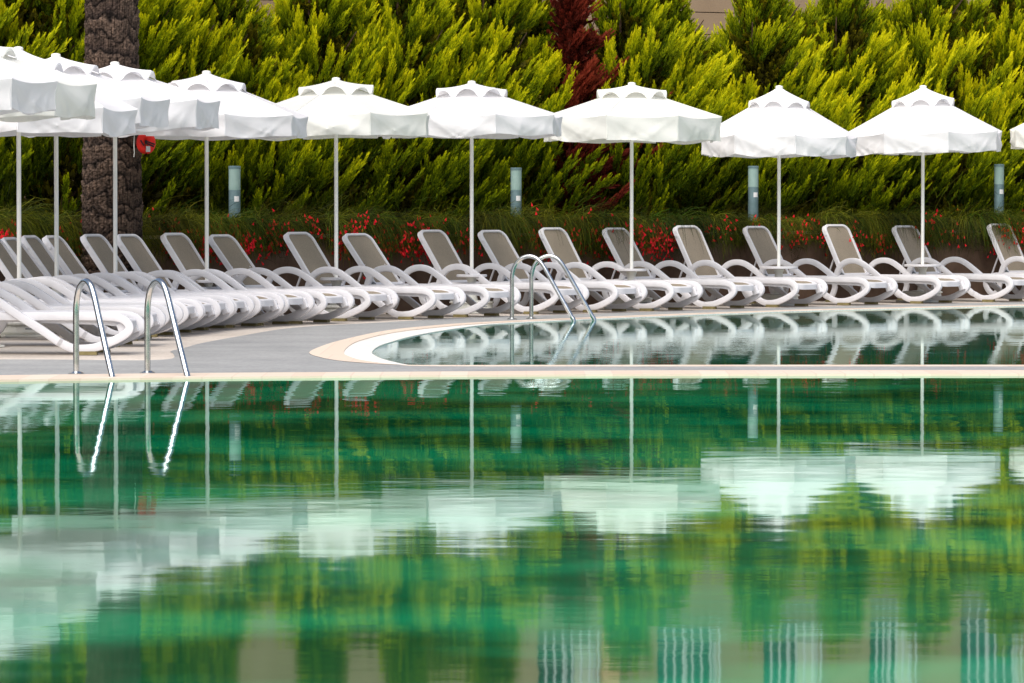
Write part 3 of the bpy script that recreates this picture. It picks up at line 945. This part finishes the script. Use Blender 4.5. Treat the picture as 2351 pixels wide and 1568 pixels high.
# ------------------------------------------------------------------ palm
def make_palm(x, d):
    root = empty('palm_tree', (AT(x, d), d, 0.0))
    tag(root, 'tall palm with thick rough trunk, at the left behind the loungers', 'palm tree')
    Hh = 9.0
    na, nz = 220, 1500
    ang = np.linspace(0, 2 * PI, na, endpoint=False)
    zz = np.linspace(0, Hh, nz)
    A, Z = np.meshgrid(ang, zz)
    rng = np.random.default_rng(5)
    # smooth periodic noise
    def pn(A, Z, fa, fz, ph, amp=1.0):
        return amp * np.sin(fa * A + ph + 1.7 * np.sin(fz * Z + ph * 2.1)) * np.cos(fz * Z * 0.83 + ph * 1.3 + 0.9 * np.sin((fa + 1) * A + ph))
    wob = sum(pn(A, Z, fa, fz, p, a) for fa, fz, p, a in ((1, 2.3, .3, .4), (2, 3.1, 1.9, .5), (3, 5.2, 4.0, .35), (5, 7.7, 2.2, .3), (7, 11.0, 5.1, .2), (11, 17., 1.1, .13)))
    per = 0.215
    row = Z / per + wob * 0.62
    fr = row - np.floor(row)
    rid = np.floor(row)
    # leaf scars: angular lobes staggered by row
    nl = 7
    sh = (rid * 0.5) % 1.0
    la = (A / (2 * PI) * nl + sh + 0.25 * np.sin(rid * 12.9898 + A * 2))
    lf = la - np.floor(la); lid = np.floor(la) % nl
    h1 = np.sin(rid * 78.233 + lid * 37.719) * 43758.5453; h1 = h1 - np.floor(h1)
    # bulge: each row swells then is undercut
    bul = np.clip(fr, 0, 1) ** 0.7 * np.clip((1 - fr) * 5, 0, 1)
    lobe = np.sin(PI * lf) ** 0.5
    disp = 0.022 * bul * (0.35 + 0.65 * lobe) * (0.4 + 1.2 * h1)
    # cracks
    ck = sum(np.sin(f * A + g * Z + p) for f, g, p in ((41, 9, 0.3), (67, -13, 2), (89, 21, 4)))
    disp -= 0.022 * np.clip(ck - 0.9, 0, 1) * np.clip(fr * 2, 0, 1)
    disp += 0.008 * pn(A, Z, 19, 40, 0.7) + 0.006 * pn(A, Z, 33, 71, 2.9)
    hv = rng.random((nz, na)); hv = (hv + np.roll(hv, 1, 0) + np.roll(hv, 1, 1) + np.roll(hv, -1, 1)) / 4
    disp += 0.014 * (hv - 0.5)
    R0 = 0.325 + 0.028 * np.exp(-Z / 0.8) + 0.02 * np.sin(Z * 1.3)
    R = R0 + disp
    X = R * np.cos(A); Y = R * np.sin(A)
    v = np.stack([X, Y, Z], -1).reshape(-1, 3)
    i = np.arange(nz - 1)[:, None] * na + np.arange(na)[None, :]
    j = np.arange(nz - 1)[:, None] * na + (np.arange(na)[None, :] + 1) % na
    f = np.stack([i, j, j + na, i + na], -1).reshape(-1, 4)
    me = bpy.data.meshes.new('trunk')
    me.vertices.add(len(v)); me.vertices.foreach_set('co', v.astype(np.float32).ravel())
    me.loops.add(f.size); me.loops.foreach_set('vertex_index', f.astype(np.int32).ravel())
    me.polygons.add(len(f)); me.polygons.foreach_set('loop_start', np.arange(0, f.size, 4, dtype=np.int32))
    me.update(calc_edges=True)
    ca = me.color_attributes.new('tint', 'FLOAT_COLOR', 'POINT')
    base = np.array([0.038, 0.026, 0.022]); hi = np.array([0.165, 0.112, 0.082])
    mixv = np.clip(bul * 0.7 + 0.35 * h1 - 0.15 + 0.4 * (hv - .5), 0, 1)[..., None]
    c = base + (hi - base) * mixv
    gap = (np.clip(1 - fr * 6, 0, 1) + np.clip((fr - 0.9) * 10, 0, 1))[..., None]
    c = c * (1 - 0.75 * gap) * (1 - 0.7 * np.clip(ck - 0.9, 0, 1))[..., None] * (0.55 + 0.9 * hv ** 1.5)[..., None]
    c = np.concatenate([c, np.ones(c.shape[:-1] + (1,))], -1)
    ca.data.foreach_set('color', c.astype(np.float32).ravel())
    link('trunk', me, M['palm'], root)
    # crown of arching fronds
    vs = []; cols = []
    rr = random.Random(3)
    for k in range(26):
        a = 2 * PI * k / 26 + rr.uniform(-.1, .1); el = rr.uniform(-0.1, 1.2)
        dirh = Vector((math.cos(a), math.sin(a), 0)); L = 3.0
        pts = []
        for t in range(13):
            s = t / 12
            pts.append(Vector((0, 0, Hh)) + dirh * (L * s * math.cos(el * (1 - .3 * s))) + Vector((0, 0, L * s * math.sin(el) - 1.6 * s * s)))
        side = Vector((-dirh.y, dirh.x, 0))
        for t in range(1, 12):
            for q in range(3):
                s0 = pts[t].lerp(pts[t + 1] if t < 12 else pts[t], q / 3)
                for sg in (-1, 1):
                    tip = s0 + side * sg * 0.55 * math.sin(PI * (t / 12) ** 0.6) + (pts[t + 1] - pts[t]) * 0.9 + Vector((0, 0, -0.15))
                    wv = (pts[t + 1] - pts[t]).normalized() * 0.02
                    vs += [s0 - wv, s0 + wv, tip]
    tri_mesh('crown', np.array([tuple(p) for p in vs]), np.tile(np.array([[0.05, 0.10, 0.02, 1]]), (len(vs), 1)), M['foliage'], root)
    return root

def tri_mesh(name, v, col, mat, parent=None):
    v = np.asarray(v, dtype=np.float32)
    n = len(v) // 3
    me = bpy.data.meshes.new(name)
    me.vertices.add(n * 3); me.vertices.foreach_set('co', v.ravel())
    me.loops.add(n * 3); me.loops.foreach_set('vertex_index', np.arange(n * 3, dtype=np.int32))
    me.polygons.add(n); me.polygons.foreach_set('loop_start', np.arange(0, n * 3, 3, dtype=np.int32))
    me.update(calc_edges=True)
    ca = me.color_attributes.new('tint', 'FLOAT_COLOR', 'POINT')
    ca.data.foreach_set('color', np.asarray(col, dtype=np.float32).ravel())
    return link(name, me, mat, parent)
make_palm(258, 51.3)

# ------------------------------------------------------------------ cypress hedge
def norm(a): return a / (np.linalg.norm(a, axis=-1, keepdims=True) + 1e-9)
def sprays(base, dirs, length, tone, rng, nb=52, palette=None, width=0.0080):
    """flame-shaped scaly sprays. base (n,3) dirs (n,3) length (n) tone (n) -> triangles + colours"""
    n = len(base)
    ref = np.tile(np.array([[0.0, 0.0, 1.0]]), (n, 1))
    side = norm(np.cross(dirs, ref + rng.normal(0, .3, (n, 3))))
    up2 = np.cross(side, dirs)
    t = (np.arange(nb) + rng.random((n, nb))) / nb           # along the spray
    az = rng.random((n, nb)) * 2 * PI
    rad = side[:, None, :] * np.cos(az)[..., None] + up2[:, None, :] * (np.sin(az)[..., None] * 0.7)
    wob = (np.sin(t * 3.0 + rng.random((n, 1)) * 6) * 0.05)[..., None] * side[:, None, :]
    prof = np.sin(PI * np.clip(t * 0.86 + 0.14, 0, 1)) ** 0.8 * (1 - 0.25 * t)
    L = length[:, None, None]
    ax = base[:, None, :] + dirs[:, None, :] * (t[..., None] * L) + wob * L
    start = ax + rad * (prof[..., None] * L * 0.042 * rng.random((n, nb, 1)))
    bl = (L[..., 0] * (0.10 + 0.17 * prof) * (0.7 + 0.6 * rng.random((n, nb))))[..., None]
    bd = norm(dirs[:, None, :] * 1.0 + rad * (0.14 + 0.62 * (1 - t[..., None]) * rng.random((n, nb, 1)) + .08) + rng.normal(0, .12, (n, nb, 3)) + np.array([0, 0, 0.12]))
    tip = start + bd * bl
    wv = norm(np.cross(bd, rng.normal(0, 1, (n, nb, 3)))) * (width * (0.7 + 0.7 * rng.random((n, nb, 1))))
    mid = start + bd * bl * 0.35
    v = np.stack([start * 0.5 + mid * 0.5 - wv, start * .5 + mid * .5 + wv, tip], axis=2).reshape(-1, 3)
    cb = np.clip(tone[:, None] * 0.62 + t * 0.5 - 0.10 + rng.normal(0, .10, (n, nb)), 0, 1)
    ct = np.clip(cb + 0.22, 0, 1)
    c3 = np.stack([cb, cb, ct], axis=2).reshape(-1)
    xs, cs = palette
    col = np.stack([np.interp(c3, xs, cs[:, k]) for k in range(3)] + [np.ones_like(c3)], -1)
    return v, col
GOLD = (np.array([0, .25, .5, .75, 1.0]), np.array([[.014, .034, .001], [.060, .105, .002], [.17, .235, .003], [.46, .52, .004], [.86, .80, .010]]))
RUST = (np.array([0, .25, .5, .75, 1.0]), np.array([[.03, .005, .003], [.09, .013, .008], [.19, .026, .014], [.30, .045, .022], [.36, .065, .03]]))

def make_cypress(X, Y, H, R, seed, label, pal=GOLD, nb=165, lean=0.42, name='cypress_tree', dens=1.0, haze_tone=1.0, z0=0.9):
    rng = np.random.default_rng(seed)
    root = empty(name, (X, Y, z0))
    tag(root, label, 'cypress tree', 'golden cypress trees in the hedge' if pal is GOLD else None)
    Hc = H - z0
    # boughs
    m = int(nb * dens)
    hz = rng.random(m) ** 0.85
    zc = 0.0 + hz * Hc * 0.93
    a = rng.random(m) * 2 * PI
    # more boughs on the light side (front) where the crown is open
    prof = lambda q: np.where(q < 0.42, 0.86 + 0.14 * np.sin(q / 0.42 * PI), 0.86 * np.clip((1 - q) / 0.58, 0, 1) ** 1.2 + 0.01)
    rr = R * prof(hz)
    out = np.stack([np.cos(a), np.sin(a), np.zeros(m)], -1)
    start = out * (rr * 0.30)[:, None]; start[:, 2] = zc - 0.10 * Hc * 0.6
    start[:, 0] += -0.10 + 0.0 * zc
    bd = norm(out * (0.55 * (1 - 0.55 * hz) + 0.1)[:, None] + np.array([lean * 0.50, 0, 1.0]) + rng.normal(0, .12, (m, 3)))
    bl = (0.60 + 0.6 * rng.random(m)) * np.clip(rr / R * 1.2, 0.38, 1.1) * 1.05
    K = 20
    s = (np.arange(K) + rng.random((m, K))) / K
    s = 0.18 + 0.82 * s
    pos = start[:, None, :] + bd[:, None, :] * (bl[:, None] * s)[..., None]
    # boughs sweep outwards first then up
    pos += out[:, None, :] * (rr[:, None] * 0.55 * np.sin(s * PI / 2))[..., None]
    sp = rng.normal(0, 1, (m, K, 3)); sp[..., 2] *= 0.5
    pos += sp * (0.10 * (1.15 - s))[..., None]
    ds = norm(bd[:, None, :] + out[:, None, :] * 0.20 + rng.normal(0, .26, (m, K, 3)) * (1.15 - 0.8 * s)[..., None] + np.array([lean * 0.15, 0, .40]))
    ln = (0.22 + 0.20 * rng.random((m, K))) * (1.10 - 0.15 * s)
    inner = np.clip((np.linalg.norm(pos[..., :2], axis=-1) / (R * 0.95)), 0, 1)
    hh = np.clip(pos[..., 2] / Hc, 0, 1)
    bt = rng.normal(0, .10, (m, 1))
    tone = np.clip((0.05 + 0.88 * s ** 1.2 * np.clip(inner * 1.3, .3, 1) + bt + rng.normal(0, .08, (m, K))) * (0.42 + 0.72 * np.clip((hh - 0.12) * 2.6, 0, 1)), 0, 1) * haze_tone  # lower sprays toned down: shade under the canopies painted into their colour
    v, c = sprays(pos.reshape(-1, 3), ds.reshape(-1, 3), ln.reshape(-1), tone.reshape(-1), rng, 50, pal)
    # dark inner twigs
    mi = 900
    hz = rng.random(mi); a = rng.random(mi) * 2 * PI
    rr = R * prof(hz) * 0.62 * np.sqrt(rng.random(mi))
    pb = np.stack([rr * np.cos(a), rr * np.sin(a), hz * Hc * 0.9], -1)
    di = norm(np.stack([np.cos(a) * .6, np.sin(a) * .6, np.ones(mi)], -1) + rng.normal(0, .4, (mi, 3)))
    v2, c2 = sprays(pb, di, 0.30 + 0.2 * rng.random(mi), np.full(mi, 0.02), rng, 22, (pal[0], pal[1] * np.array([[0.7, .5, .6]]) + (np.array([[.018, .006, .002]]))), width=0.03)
    keep = np.concatenate([v, v2]); kc = np.concatenate([c, c2])
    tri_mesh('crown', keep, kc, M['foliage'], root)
    t = MB(); t.tube([(0, 0, -0.1), (0.03, 0, Hc * 0.3), (-0.02, 0.02, Hc * 0.6), (0, 0, Hc * 0.95)], 0.05, 8, radii=[0.085, 0.07, 0.045, 0.012])
    for k in range(10):
        z = Hc * (0.1 + 0.07 * k); aa = k * 2.4
        t.tube([(0, 0, z), (0.35 * math.cos(aa) * R, 0.35 * math.sin(aa) * R, z + 0.3), (0.6 * math.cos(aa) * R + .1, 0.6 * math.sin(aa) * R, z + 0.75)], 0.02, 6, radii=[0.03, 0.02, 0.008])
    t.build('trunk', M['trunk'], root, smooth=True)
    return root

def bl_y(X): return 65.0 + 0.60 * X      # building face
HEDGE = [(-110, 6.4), (30, 6.6), (150, 6.5), (300, 6.4), (405, 6.0), (490, 5.8), (570, 3.9), (640, 3.7), (735, 5.9), (840, 5.0), (935, 6.0), (1030, 5.5), (1130, 6.0), (1215, 4.6),
         (1445, 5.6), (1525, 4.8), (1570, 3.9), (1650, 3.7), (1745, 5.2), (1845, 4.3), (1935, 5.4), (2035, 4.4), (2130, 5.6), (2225, 4.6), (2325, 5.6), (2420, 5.0), (2520, 4.8)]
nt_h = len(HEDGE)
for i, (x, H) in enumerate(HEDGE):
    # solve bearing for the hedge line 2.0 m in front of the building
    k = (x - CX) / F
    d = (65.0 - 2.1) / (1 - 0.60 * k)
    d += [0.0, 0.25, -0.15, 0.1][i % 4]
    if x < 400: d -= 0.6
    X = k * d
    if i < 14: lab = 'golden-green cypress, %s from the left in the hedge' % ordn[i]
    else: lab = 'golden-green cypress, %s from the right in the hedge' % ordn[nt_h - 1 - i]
    make_cypress(X, d, H, random.uniform(0.80, 0.95), 40 + i, lab, dens=1.0 if 0 < x < 2351 else 0.8, haze_tone=1.0 + 0.2 * max(0, min(1, (x - 1500) / 700)) - (0.08 if x < 400 else 0))  # crowns towards the right yellowed: warm haze glow put into the foliage colour
kx = (1312 - CX) / F; dd = 62.9 / (1 - .6 * kx) - 0.35
make_cypress(kx * dd, dd, 4.7, 0.44, 99, 'dead russet-brown cypress among the golden ones, behind the creamy parasol', RUST, 42, 1.5, 'dead_cypress_tree', haze_tone=1.0)

# ------------------------------------------------------------------ firecracker plants spilling over the wall
def arch_strips(base, d0, L, droop, col, rng, w=0.004, seg=6):
    n = len(base)
    vs = []; cs = []
    p = base.copy(); d = norm(d0)
    wv = norm(np.cross(d, rng.normal(0, 1, (n, 3)))) * w
    for k in range(seg):
        st = (L / seg)[:, None]
        q = p + d * st
        ww0 = wv * (1 - k / seg * 0.8); ww1 = wv * (1 - (k + 1) / seg * 0.8)
        vs.append(np.stack([p - ww0, p + ww0, q + ww1, p - ww0, q + ww1, q - ww1], 1).reshape(-1, 3))
        cs.append(np.repeat(col, 6, axis=0))
        p = q
        d = norm(d + np.array([0, 0, -1.0]) * droop[:, None] + rng.normal(0, .06, (n, 3)))
    return np.concatenate(vs), np.concatenate(cs), p
def make_bedding():
    rng = np.random.default_rng(77)
    cw = offset(curve, WOFF + 0.22)
    arr = np.array([tuple(p) for p in cw]); nrm = []
    for i in range(len(cw)):
        a = cw[max(0, i - 2)]; b = cw[min(len(cw) - 1, i + 2)]; t = (b - a).normalized()
        nrm.append((t.y, -t.x, 0))
    nrm = np.array(nrm)
    seglen = np.linalg.norm(np.diff(arr, axis=0), axis=1); cum = np.concatenate([[0], np.cumsum(seglen)])
    V = []; C = []
    def samp(n):
        s = rng.random(n) * cum[-1]
        P = np.stack([np.interp(s, cum, arr[:, k]) for k in range(3)], -1)
        N = norm(np.stack([np.interp(s, cum, nrm[:, k]) for k in range(3)], -1))
        return s, P, N
    clump = lambda s: 0.5 + 0.5 * np.sin(s * 2.1 + 0.8 * np.sin(s * 0.9)) * np.cos(s * 0.73 + 1.1)
    def tuft(n, nt_):
        ts, TP, TN = samp(nt_)
        k = rng.integers(0, nt_, n)
        # tufts differ in size, lean and colour
        size = (0.55 + 0.75 * rng.random(nt_))[k]
        leanv = rng.normal(0.10, .45, nt_)[k]
        shade = (0.18 + 1.75 * rng.random(nt_) ** 1.6)[k]
        depth = (rng.random(nt_) ** 1.3 * 1.25)[k]
        warm = rng.random(nt_)[k]
        return ts[k], TP[k], TN[k], size, leanv, shade, depth, warm
    n = 80000
    s, P, N, size, leanv, shade, back, warm = tuft(n, 800)
    T = np.stack([-N[:, 1], N[:, 0], np.zeros(n)], -1)
    base = P - N * (back[:, None] - 0.08) + rng.normal(0, .045, (n, 3)); base[:, 2] = WH - 0.05 + rng.random(n) * 0.10
    ck = clump(s)
    front = np.clip(1 - back / 0.8, 0, 1)
    d0 = N * (0.30 + 0.9 * front * rng.random(n) + .3 * rng.random(n))[:, None] + T * (leanv[:, None] + rng.normal(0, .30, (n, 1))) + np.array([0, 0, 1.0]) * (0.75 + 0.45 * rng.random((n, 1)))
    L = (0.36 + 0.34 * rng.random(n)) * (0.50 + 0.55 * ck) * size
    droop = 0.20 + 0.34 * front * rng.random(n) + 0.16 * rng.random(n)
    g = np.clip(warm + rng.normal(0, .25, n), 0, 1)[:, None]; bright = (shade * (0.6 + 0.7 * rng.random(n)))[:, None]
    col = (np.array([[.018, .050, .003]]) * (1 - g) + np.array([[.130, .120, .006]]) * g) * bright
    col = np.concatenate([col, np.ones((n, 1))], 1)
    tall = rng.random(n) < 0.03
    L = np.where(tall, L * 1.9, L); d0[tall] = d0[tall] * np.array([1, 1, 1.2])
    v, c, tips = arch_strips(base, d0, L, droop, col, rng, w=0.0036)
    V.append(v); C.append(c)
    # side twigs: fine whorled branchlets near tips
    m = 60000
    idx = rng.integers(0, n, m)
    st = tips[idx] - 0.25 * (tips[idx] - base[idx]) * rng.random((m, 1))
    dd = np.stack([rng.normal(0, .5, m), rng.normal(0, .5, m), rng.normal(-.2, .5, m)], -1) + (tips[idx] - base[idx]) * 0.8
    v, c, _ = arch_strips(st, dd, 0.10 + 0.16 * rng.random(m), np.full(m, 0.25), col[idx] * np.array([[1.15, 1.15, 1, 1]]), rng, w=0.0028, seg=3)
    V.append(v); C.append(c)
    # hanging curtains in front of the wall
    n2 = 90000
    s, P, N, size, leanv, shade, _b, warm = tuft(n2, 900)
    ck = clump(s * 1.3 + 2)
    T = np.stack([-N[:, 1], N[:, 0], np.zeros(n2)], -1)
    base2 = P + N * 0.06 + rng.normal(0, .05, (n2, 3)); base2[:, 2] = WH + 0.02 + 0.12 * rng.random(n2)
    d0 = N * (0.22 + 0.38 * rng.random((n2, 1))) + T * (leanv[:, None] * .8 + rng.normal(0, .22, (n2, 1))) + np.array([0, 0, .60])
    L = (0.34 + 0.60 * rng.random(n2)) * (0.55 + 0.60 * ck) * (0.45 + 0.70 * size)
    g = np.clip(warm + rng.normal(0, .25, n2), 0, 1)[:, None]
    col2 = (np.array([[.020, .062, .003]]) * (1 - g) + np.array([[.150, .145, .008]]) * g) * (shade * (0.55 + 0.7 * rng.random(n2)))[:, None]
    col2 = np.concatenate([col2, np.ones((n2, 1))], 1)
    v, c, tips2 = arch_strips(base2, d0, L, 0.45 + 0.25 * rng.random(n2), col2, rng)
    V.append(v); C.append(c)
    m = 40000; idx = rng.integers(0, n2, m)
    st = base2[idx] + (tips2[idx] - base2[idx]) * (0.4 + 0.6 * rng.random((m, 1)))
    st[:, 2] += 0.05
    dd = np.stack([rng.normal(0, .5, m), rng.normal(0, .5, m), rng.normal(-.8, .4, m)], -1)
    v, c, _ = arch_strips(st, dd, 0.08 + 0.10 * rng.random(m), np.full(m, 0.3), col2[idx] * np.array([[1.2, 1.2, 1, 1]]), rng, w=0.0028, seg=2)
    V.append(v); C.append(c)
    o = tri_mesh('firecracker_plants', np.concatenate(V), np.concatenate(C), M['stems'])
    tag(o, 'fine arching green stems with red flowers spilling over the brown wall', 'flowering plants', kind='stuff')
    # red flowers in clusters, little hanging tubes
    ncl = 1150
    FV = []
    hub = np.sort(rng.random(58)) * cum[-1]
    wgt = np.exp(-((s[:, None] - hub[None, :]) / 0.16) ** 2).sum(1) + 0.10
    pick = rng.choice(n2, ncl, p=wgt / wgt.sum())
    pick1 = rng.integers(0, n, 150)
    cent = np.concatenate([base2[pick] + (tips2[pick] - base2[pick]) * (0.2 + 0.85 * rng.random((ncl, 1))) + np.array([0.03, -0.09, 0.03]), tips[pick1] + np.array([.03, -.06, 0])])
    cnt = np.concatenate([rng.integers(2, 15, ncl) * (1 + (rng.random(ncl) < .12)), rng.integers(2, 5, 150)])
    # bunch clusters so that some patches are dense
    dens = clump(cent[:, 0] * 2.3 + cent[:, 1] * 0.9)
    ce = np.repeat(cent, cnt, axis=0)
    nf = len(ce)
    ce = ce + rng.normal(0, 1, (nf, 3)) * np.array([.055, .055, .09])
    ln = 0.040 + 0.020 * rng.random((nf, 1)); wd = 0.012 + 0.010 * rng.random((nf, 1))
    ax = norm(np.stack([rng.normal(0, .35, nf), rng.normal(0, .35, nf), -np.ones(nf)], -1))
    u = norm(np.cross(ax, rng.normal(0, 1, (nf, 3)))); w = np.cross(ax, u)
    tri = []
    for k in range(4):
        a0 = k * PI / 2; a1 = a0 + PI / 2
        p0 = ce + ax * ln + (u * math.cos(a0) + w * math.sin(a0)) * wd
        p1 = ce + ax * ln + (u * math.cos(a1) + w * math.sin(a1)) * wd
        tri.append(np.stack([ce, p0, p1], 1).reshape(-1, 3))
    fv = np.concatenate(tri)
    base_c = np.array([[.78, .014, .028, 1]])
    cc = np.repeat(np.tile(base_c, (nf, 1)) * np.concatenate([0.6 + .6 * rng.random((nf, 1))] * 3 + [np.ones((nf, 1))], 1), 3, axis=0)
    fc = np.concatenate([cc] * 4)
    f_o = tri_mesh('red_flowers', fv, fc, M['stems'], o)
make_bedding()

# ------------------------------------------------------------------ building behind the hedge
def make_building():
    root = empty('building', (0, 65.0, 0), math.atan(0.60))
    tag(root, 'beige building with horizontal wall grooves and railed windows, behind the hedge', 'building')
    sc = math.sqrt(1 + 0.36)
    x0, x1 = -16.0, 22.0
    zt = 16.0
    course = 0.345; g0 = 4.44
    wins = []
    for xa, xb in ((1235, 1375), (1510, 1655), (1755, 1888), (2000, 2105), (2210, 2350), (2480, 2610)):
        def loc(x):
            k = (x - CX) / F
            d = 65.0 / (1 - .6 * k)
            return k * d * sc
        wins.append((loc(xa), loc(xb)))
    wins.sort()
    z_lo, z_hi = 5.40, 7.25
    mb = MB()
    zs = [g0 + course * k for k in range(-13, 34)]
    zs = [z for z in zs if 0 < z < zt]
    edges = [0.0] + zs + [zt]
    for a, b in zip(edges[:-1], edges[1:]):
        za, zb = a + 0.007, b - 0.007
        if zb <= z_lo or za >= z_hi:
            mb.box(((x0 + x1) / 2, 0.15, (za + zb) / 2), (x1 - x0, 0.30, zb - za))
        else:
            xs = [x0] + [q for w in wins for q in w] + [x1]
            for k in range(0, len(xs), 2):
                mb.box(((xs[k] + xs[k + 1]) / 2, 0.15, (za + zb) / 2), (xs[k + 1] - xs[k], 0.30, zb - za))
    mb.build('wall', M['facade'], root, bevel=0.0)
    bk = MB(); bk.box(((x0 + x1) / 2, 0.36, z_lo / 2 - 0.1), (x1 - x0, 0.10, z_lo - 0.2)); bk.box(((x0 + x1) / 2, 0.36, (z_hi + zt) / 2 + .05), (x1 - x0, 0.10, zt - z_hi - 0.1))
    bk.box(((x0 + x1) / 2, 1.4, zt / 2), (x1 - x0, 0.1, zt))
    bk.build('backing_wall', M['groove'], root)
    g = MB()
    xs = [x0] + [q for w in wins for q in w] + [x1]
    for k in range(0, len(xs), 2):
        g.box(((xs[k] + xs[k + 1]) / 2, 0.18, zt / 2), (xs[k + 1] - xs[k] - 0.01, 0.24, zt - 0.02))
    g.build('joint_fill', M['groove'], root)
    for i, (a, b) in enumerate(wins):
        w = b - a; c = (a + b) / 2
        fr = MB()
        fr.box((a + 0.03, 0.12, (z_lo + z_hi) / 2), (0.06, 0.06, z_hi - z_lo)); fr.box((b - 0.03, 0.12, (z_lo + z_hi) / 2), (0.06, 0.06, z_hi - z_lo))
        fr.box((c, 0.12, z_hi - 0.03), (w - 0.12, 0.06, 0.06)); fr.box((c, 0.12, z_lo + 0.03), (w - 0.12, 0.06, 0.06)); fr.box((c, 0.12, (z_lo + z_hi) / 2), (0.05, 0.05, z_hi - z_lo - .12))
        f = fr.build('window', M['win_frame'], root)
        pn = MB(); pn.box((c, 0.14, (z_lo + z_hi) / 2), (w - 0.12, 0.012, z_hi - z_lo - 0.12)); pn.build('pane', M['glass'], f)
        if i % 3 != 1:
            cu = MB()
            cw_ = w * 0.3
            cu.box((b - 0.06 - cw_ / 2, 0.105, (z_lo + z_hi) / 2), (cw_, 0.01, z_hi - z_lo - 0.14)); cu.build('curtain', M['curtain'], f)
        rl = MB(); nb_ = 7
        rl.box((c, -0.10, 6.36), (w + 0.1, 0.04, 0.05)); rl.box((c, -0.10, 5.22), (w + 0.1, 0.04, 0.04))
        for k in range(nb_):
            x = a + w * (k + 0.5) / nb_
            rl.tube([(x, -0.10, 5.22), (x, -0.10, 6.34)], 0.017, 6)
        rl.build('railing', M['win_frame'], f)
        if i == 0:
            sh = MB(); sh.box((b + 0.2, -0.022, 6.0), (0.30, 0.04, 1.7)); sh.build('shutter', M['peach'], root)
make_building()

# ------------------------------------------------------------------ red life buoy hung on the palm
def make_buoy():
    d = 50.85
    x0 = AT(336, d); zc = HT(328, d)
    root = empty('life_buoy', (x0, d, zc))
    tag(root, 'red life buoy with black strap and white label hung on the palm trunk', 'life buoy')
    pts = []
    for k in range(25):
        a = math.radians(-62 + 304 * k / 24)   # horseshoe: open at the bottom
        a = math.radians(-90 + 360 * k / 24)
        pts.append((0.062 * math.cos(a), 0.0, 0.085 * math.sin(a)))
    t = MB(); t.tube(pts, 0.05, 12, radii=[0.050] + [0.054] * 23 + [0.050]); t.build('ring', M['red'], root, smooth=True)
    s = MB()
    s.tube([(-0.06, -0.055, 0.03), (-0.02, -0.062, -0.035), (0.0, -0.06, -0.005), (0.10, -0.052, -0.045)], 0.009, 6)
    s.tube([(0.0, -0.058, 0.02), (0.11, -0.05, -0.02)], 0.009, 6)
    s.tube([(-0.04, 0, 0.02), (0.04, 0, 0.02)], 0.03, 6)
    s.build('strap', M['black'], root)
    l = MB(); l.box((0.03, -0.058, -0.075), (0.05, 0.012, 0.07)); l.build('label_patch', M['labelm'], root, bevel=0.003)
    c = MB(); c.tube([(-0.135, -0.03, 0.2), (-0.14, -0.04, -0.05), (-0.135, -0.04, -0.12), (-0.142, -0.04, -0.17)], 0.005, 6); c.build('cord', M['rope'], root)
make_buoy()

# ------------------------------------------------------------------ light
w = bpy.data.worlds.new("World"); scene.world = w; w.use_nodes = True
nt = w.node_tree; bg = nt.nodes['Background']
sky = nt.nodes.new('ShaderNodeTexSky'); sky.sky_type = 'NISHITA'; sky.sun_disc = False
EL, AZ = 54, 203     # sun behind the camera's left shoulder
sky.sun_elevation = math.radians(EL); sky.sun_rotation = math.radians(AZ)
sky.air_density = 1.0; sky.dust_density = 3.5; sky.ozone_density = 1.0
nt.links.new(sky.outputs[0], bg.inputs['Color']); bg.inputs['Strength'].default_value = 0.15
sd = bpy.data.lights.new("sun", 'SUN'); so = bpy.data.objects.new("sun", sd); COL.objects.link(so)
sd.energy = 4.0; sd.angle = math.radians(70); sd.color = (1.0, 0.97, 0.92)
a = math.radians(AZ); e = math.radians(EL)
dirv = Vector((math.sin(a) * math.cos(e), math.cos(a) * math.cos(e), math.sin(e)))   # towards the sun
so.rotation_euler = dirv.to_track_quat('Z', 'Y').to_euler()

scene.view_settings.view_transform = 'Standard'
scene.view_settings.look = 'None'
scene.view_settings.exposure = 0.0
scene.view_settings.gamma = 1.0
scene.render.resolution_x = 1024; scene.render.resolution_y = 683
scene.render.engine = 'CYCLES'
scene.cycles.max_bounces = 6
scene.cycles.transparent_max_bounces = 4
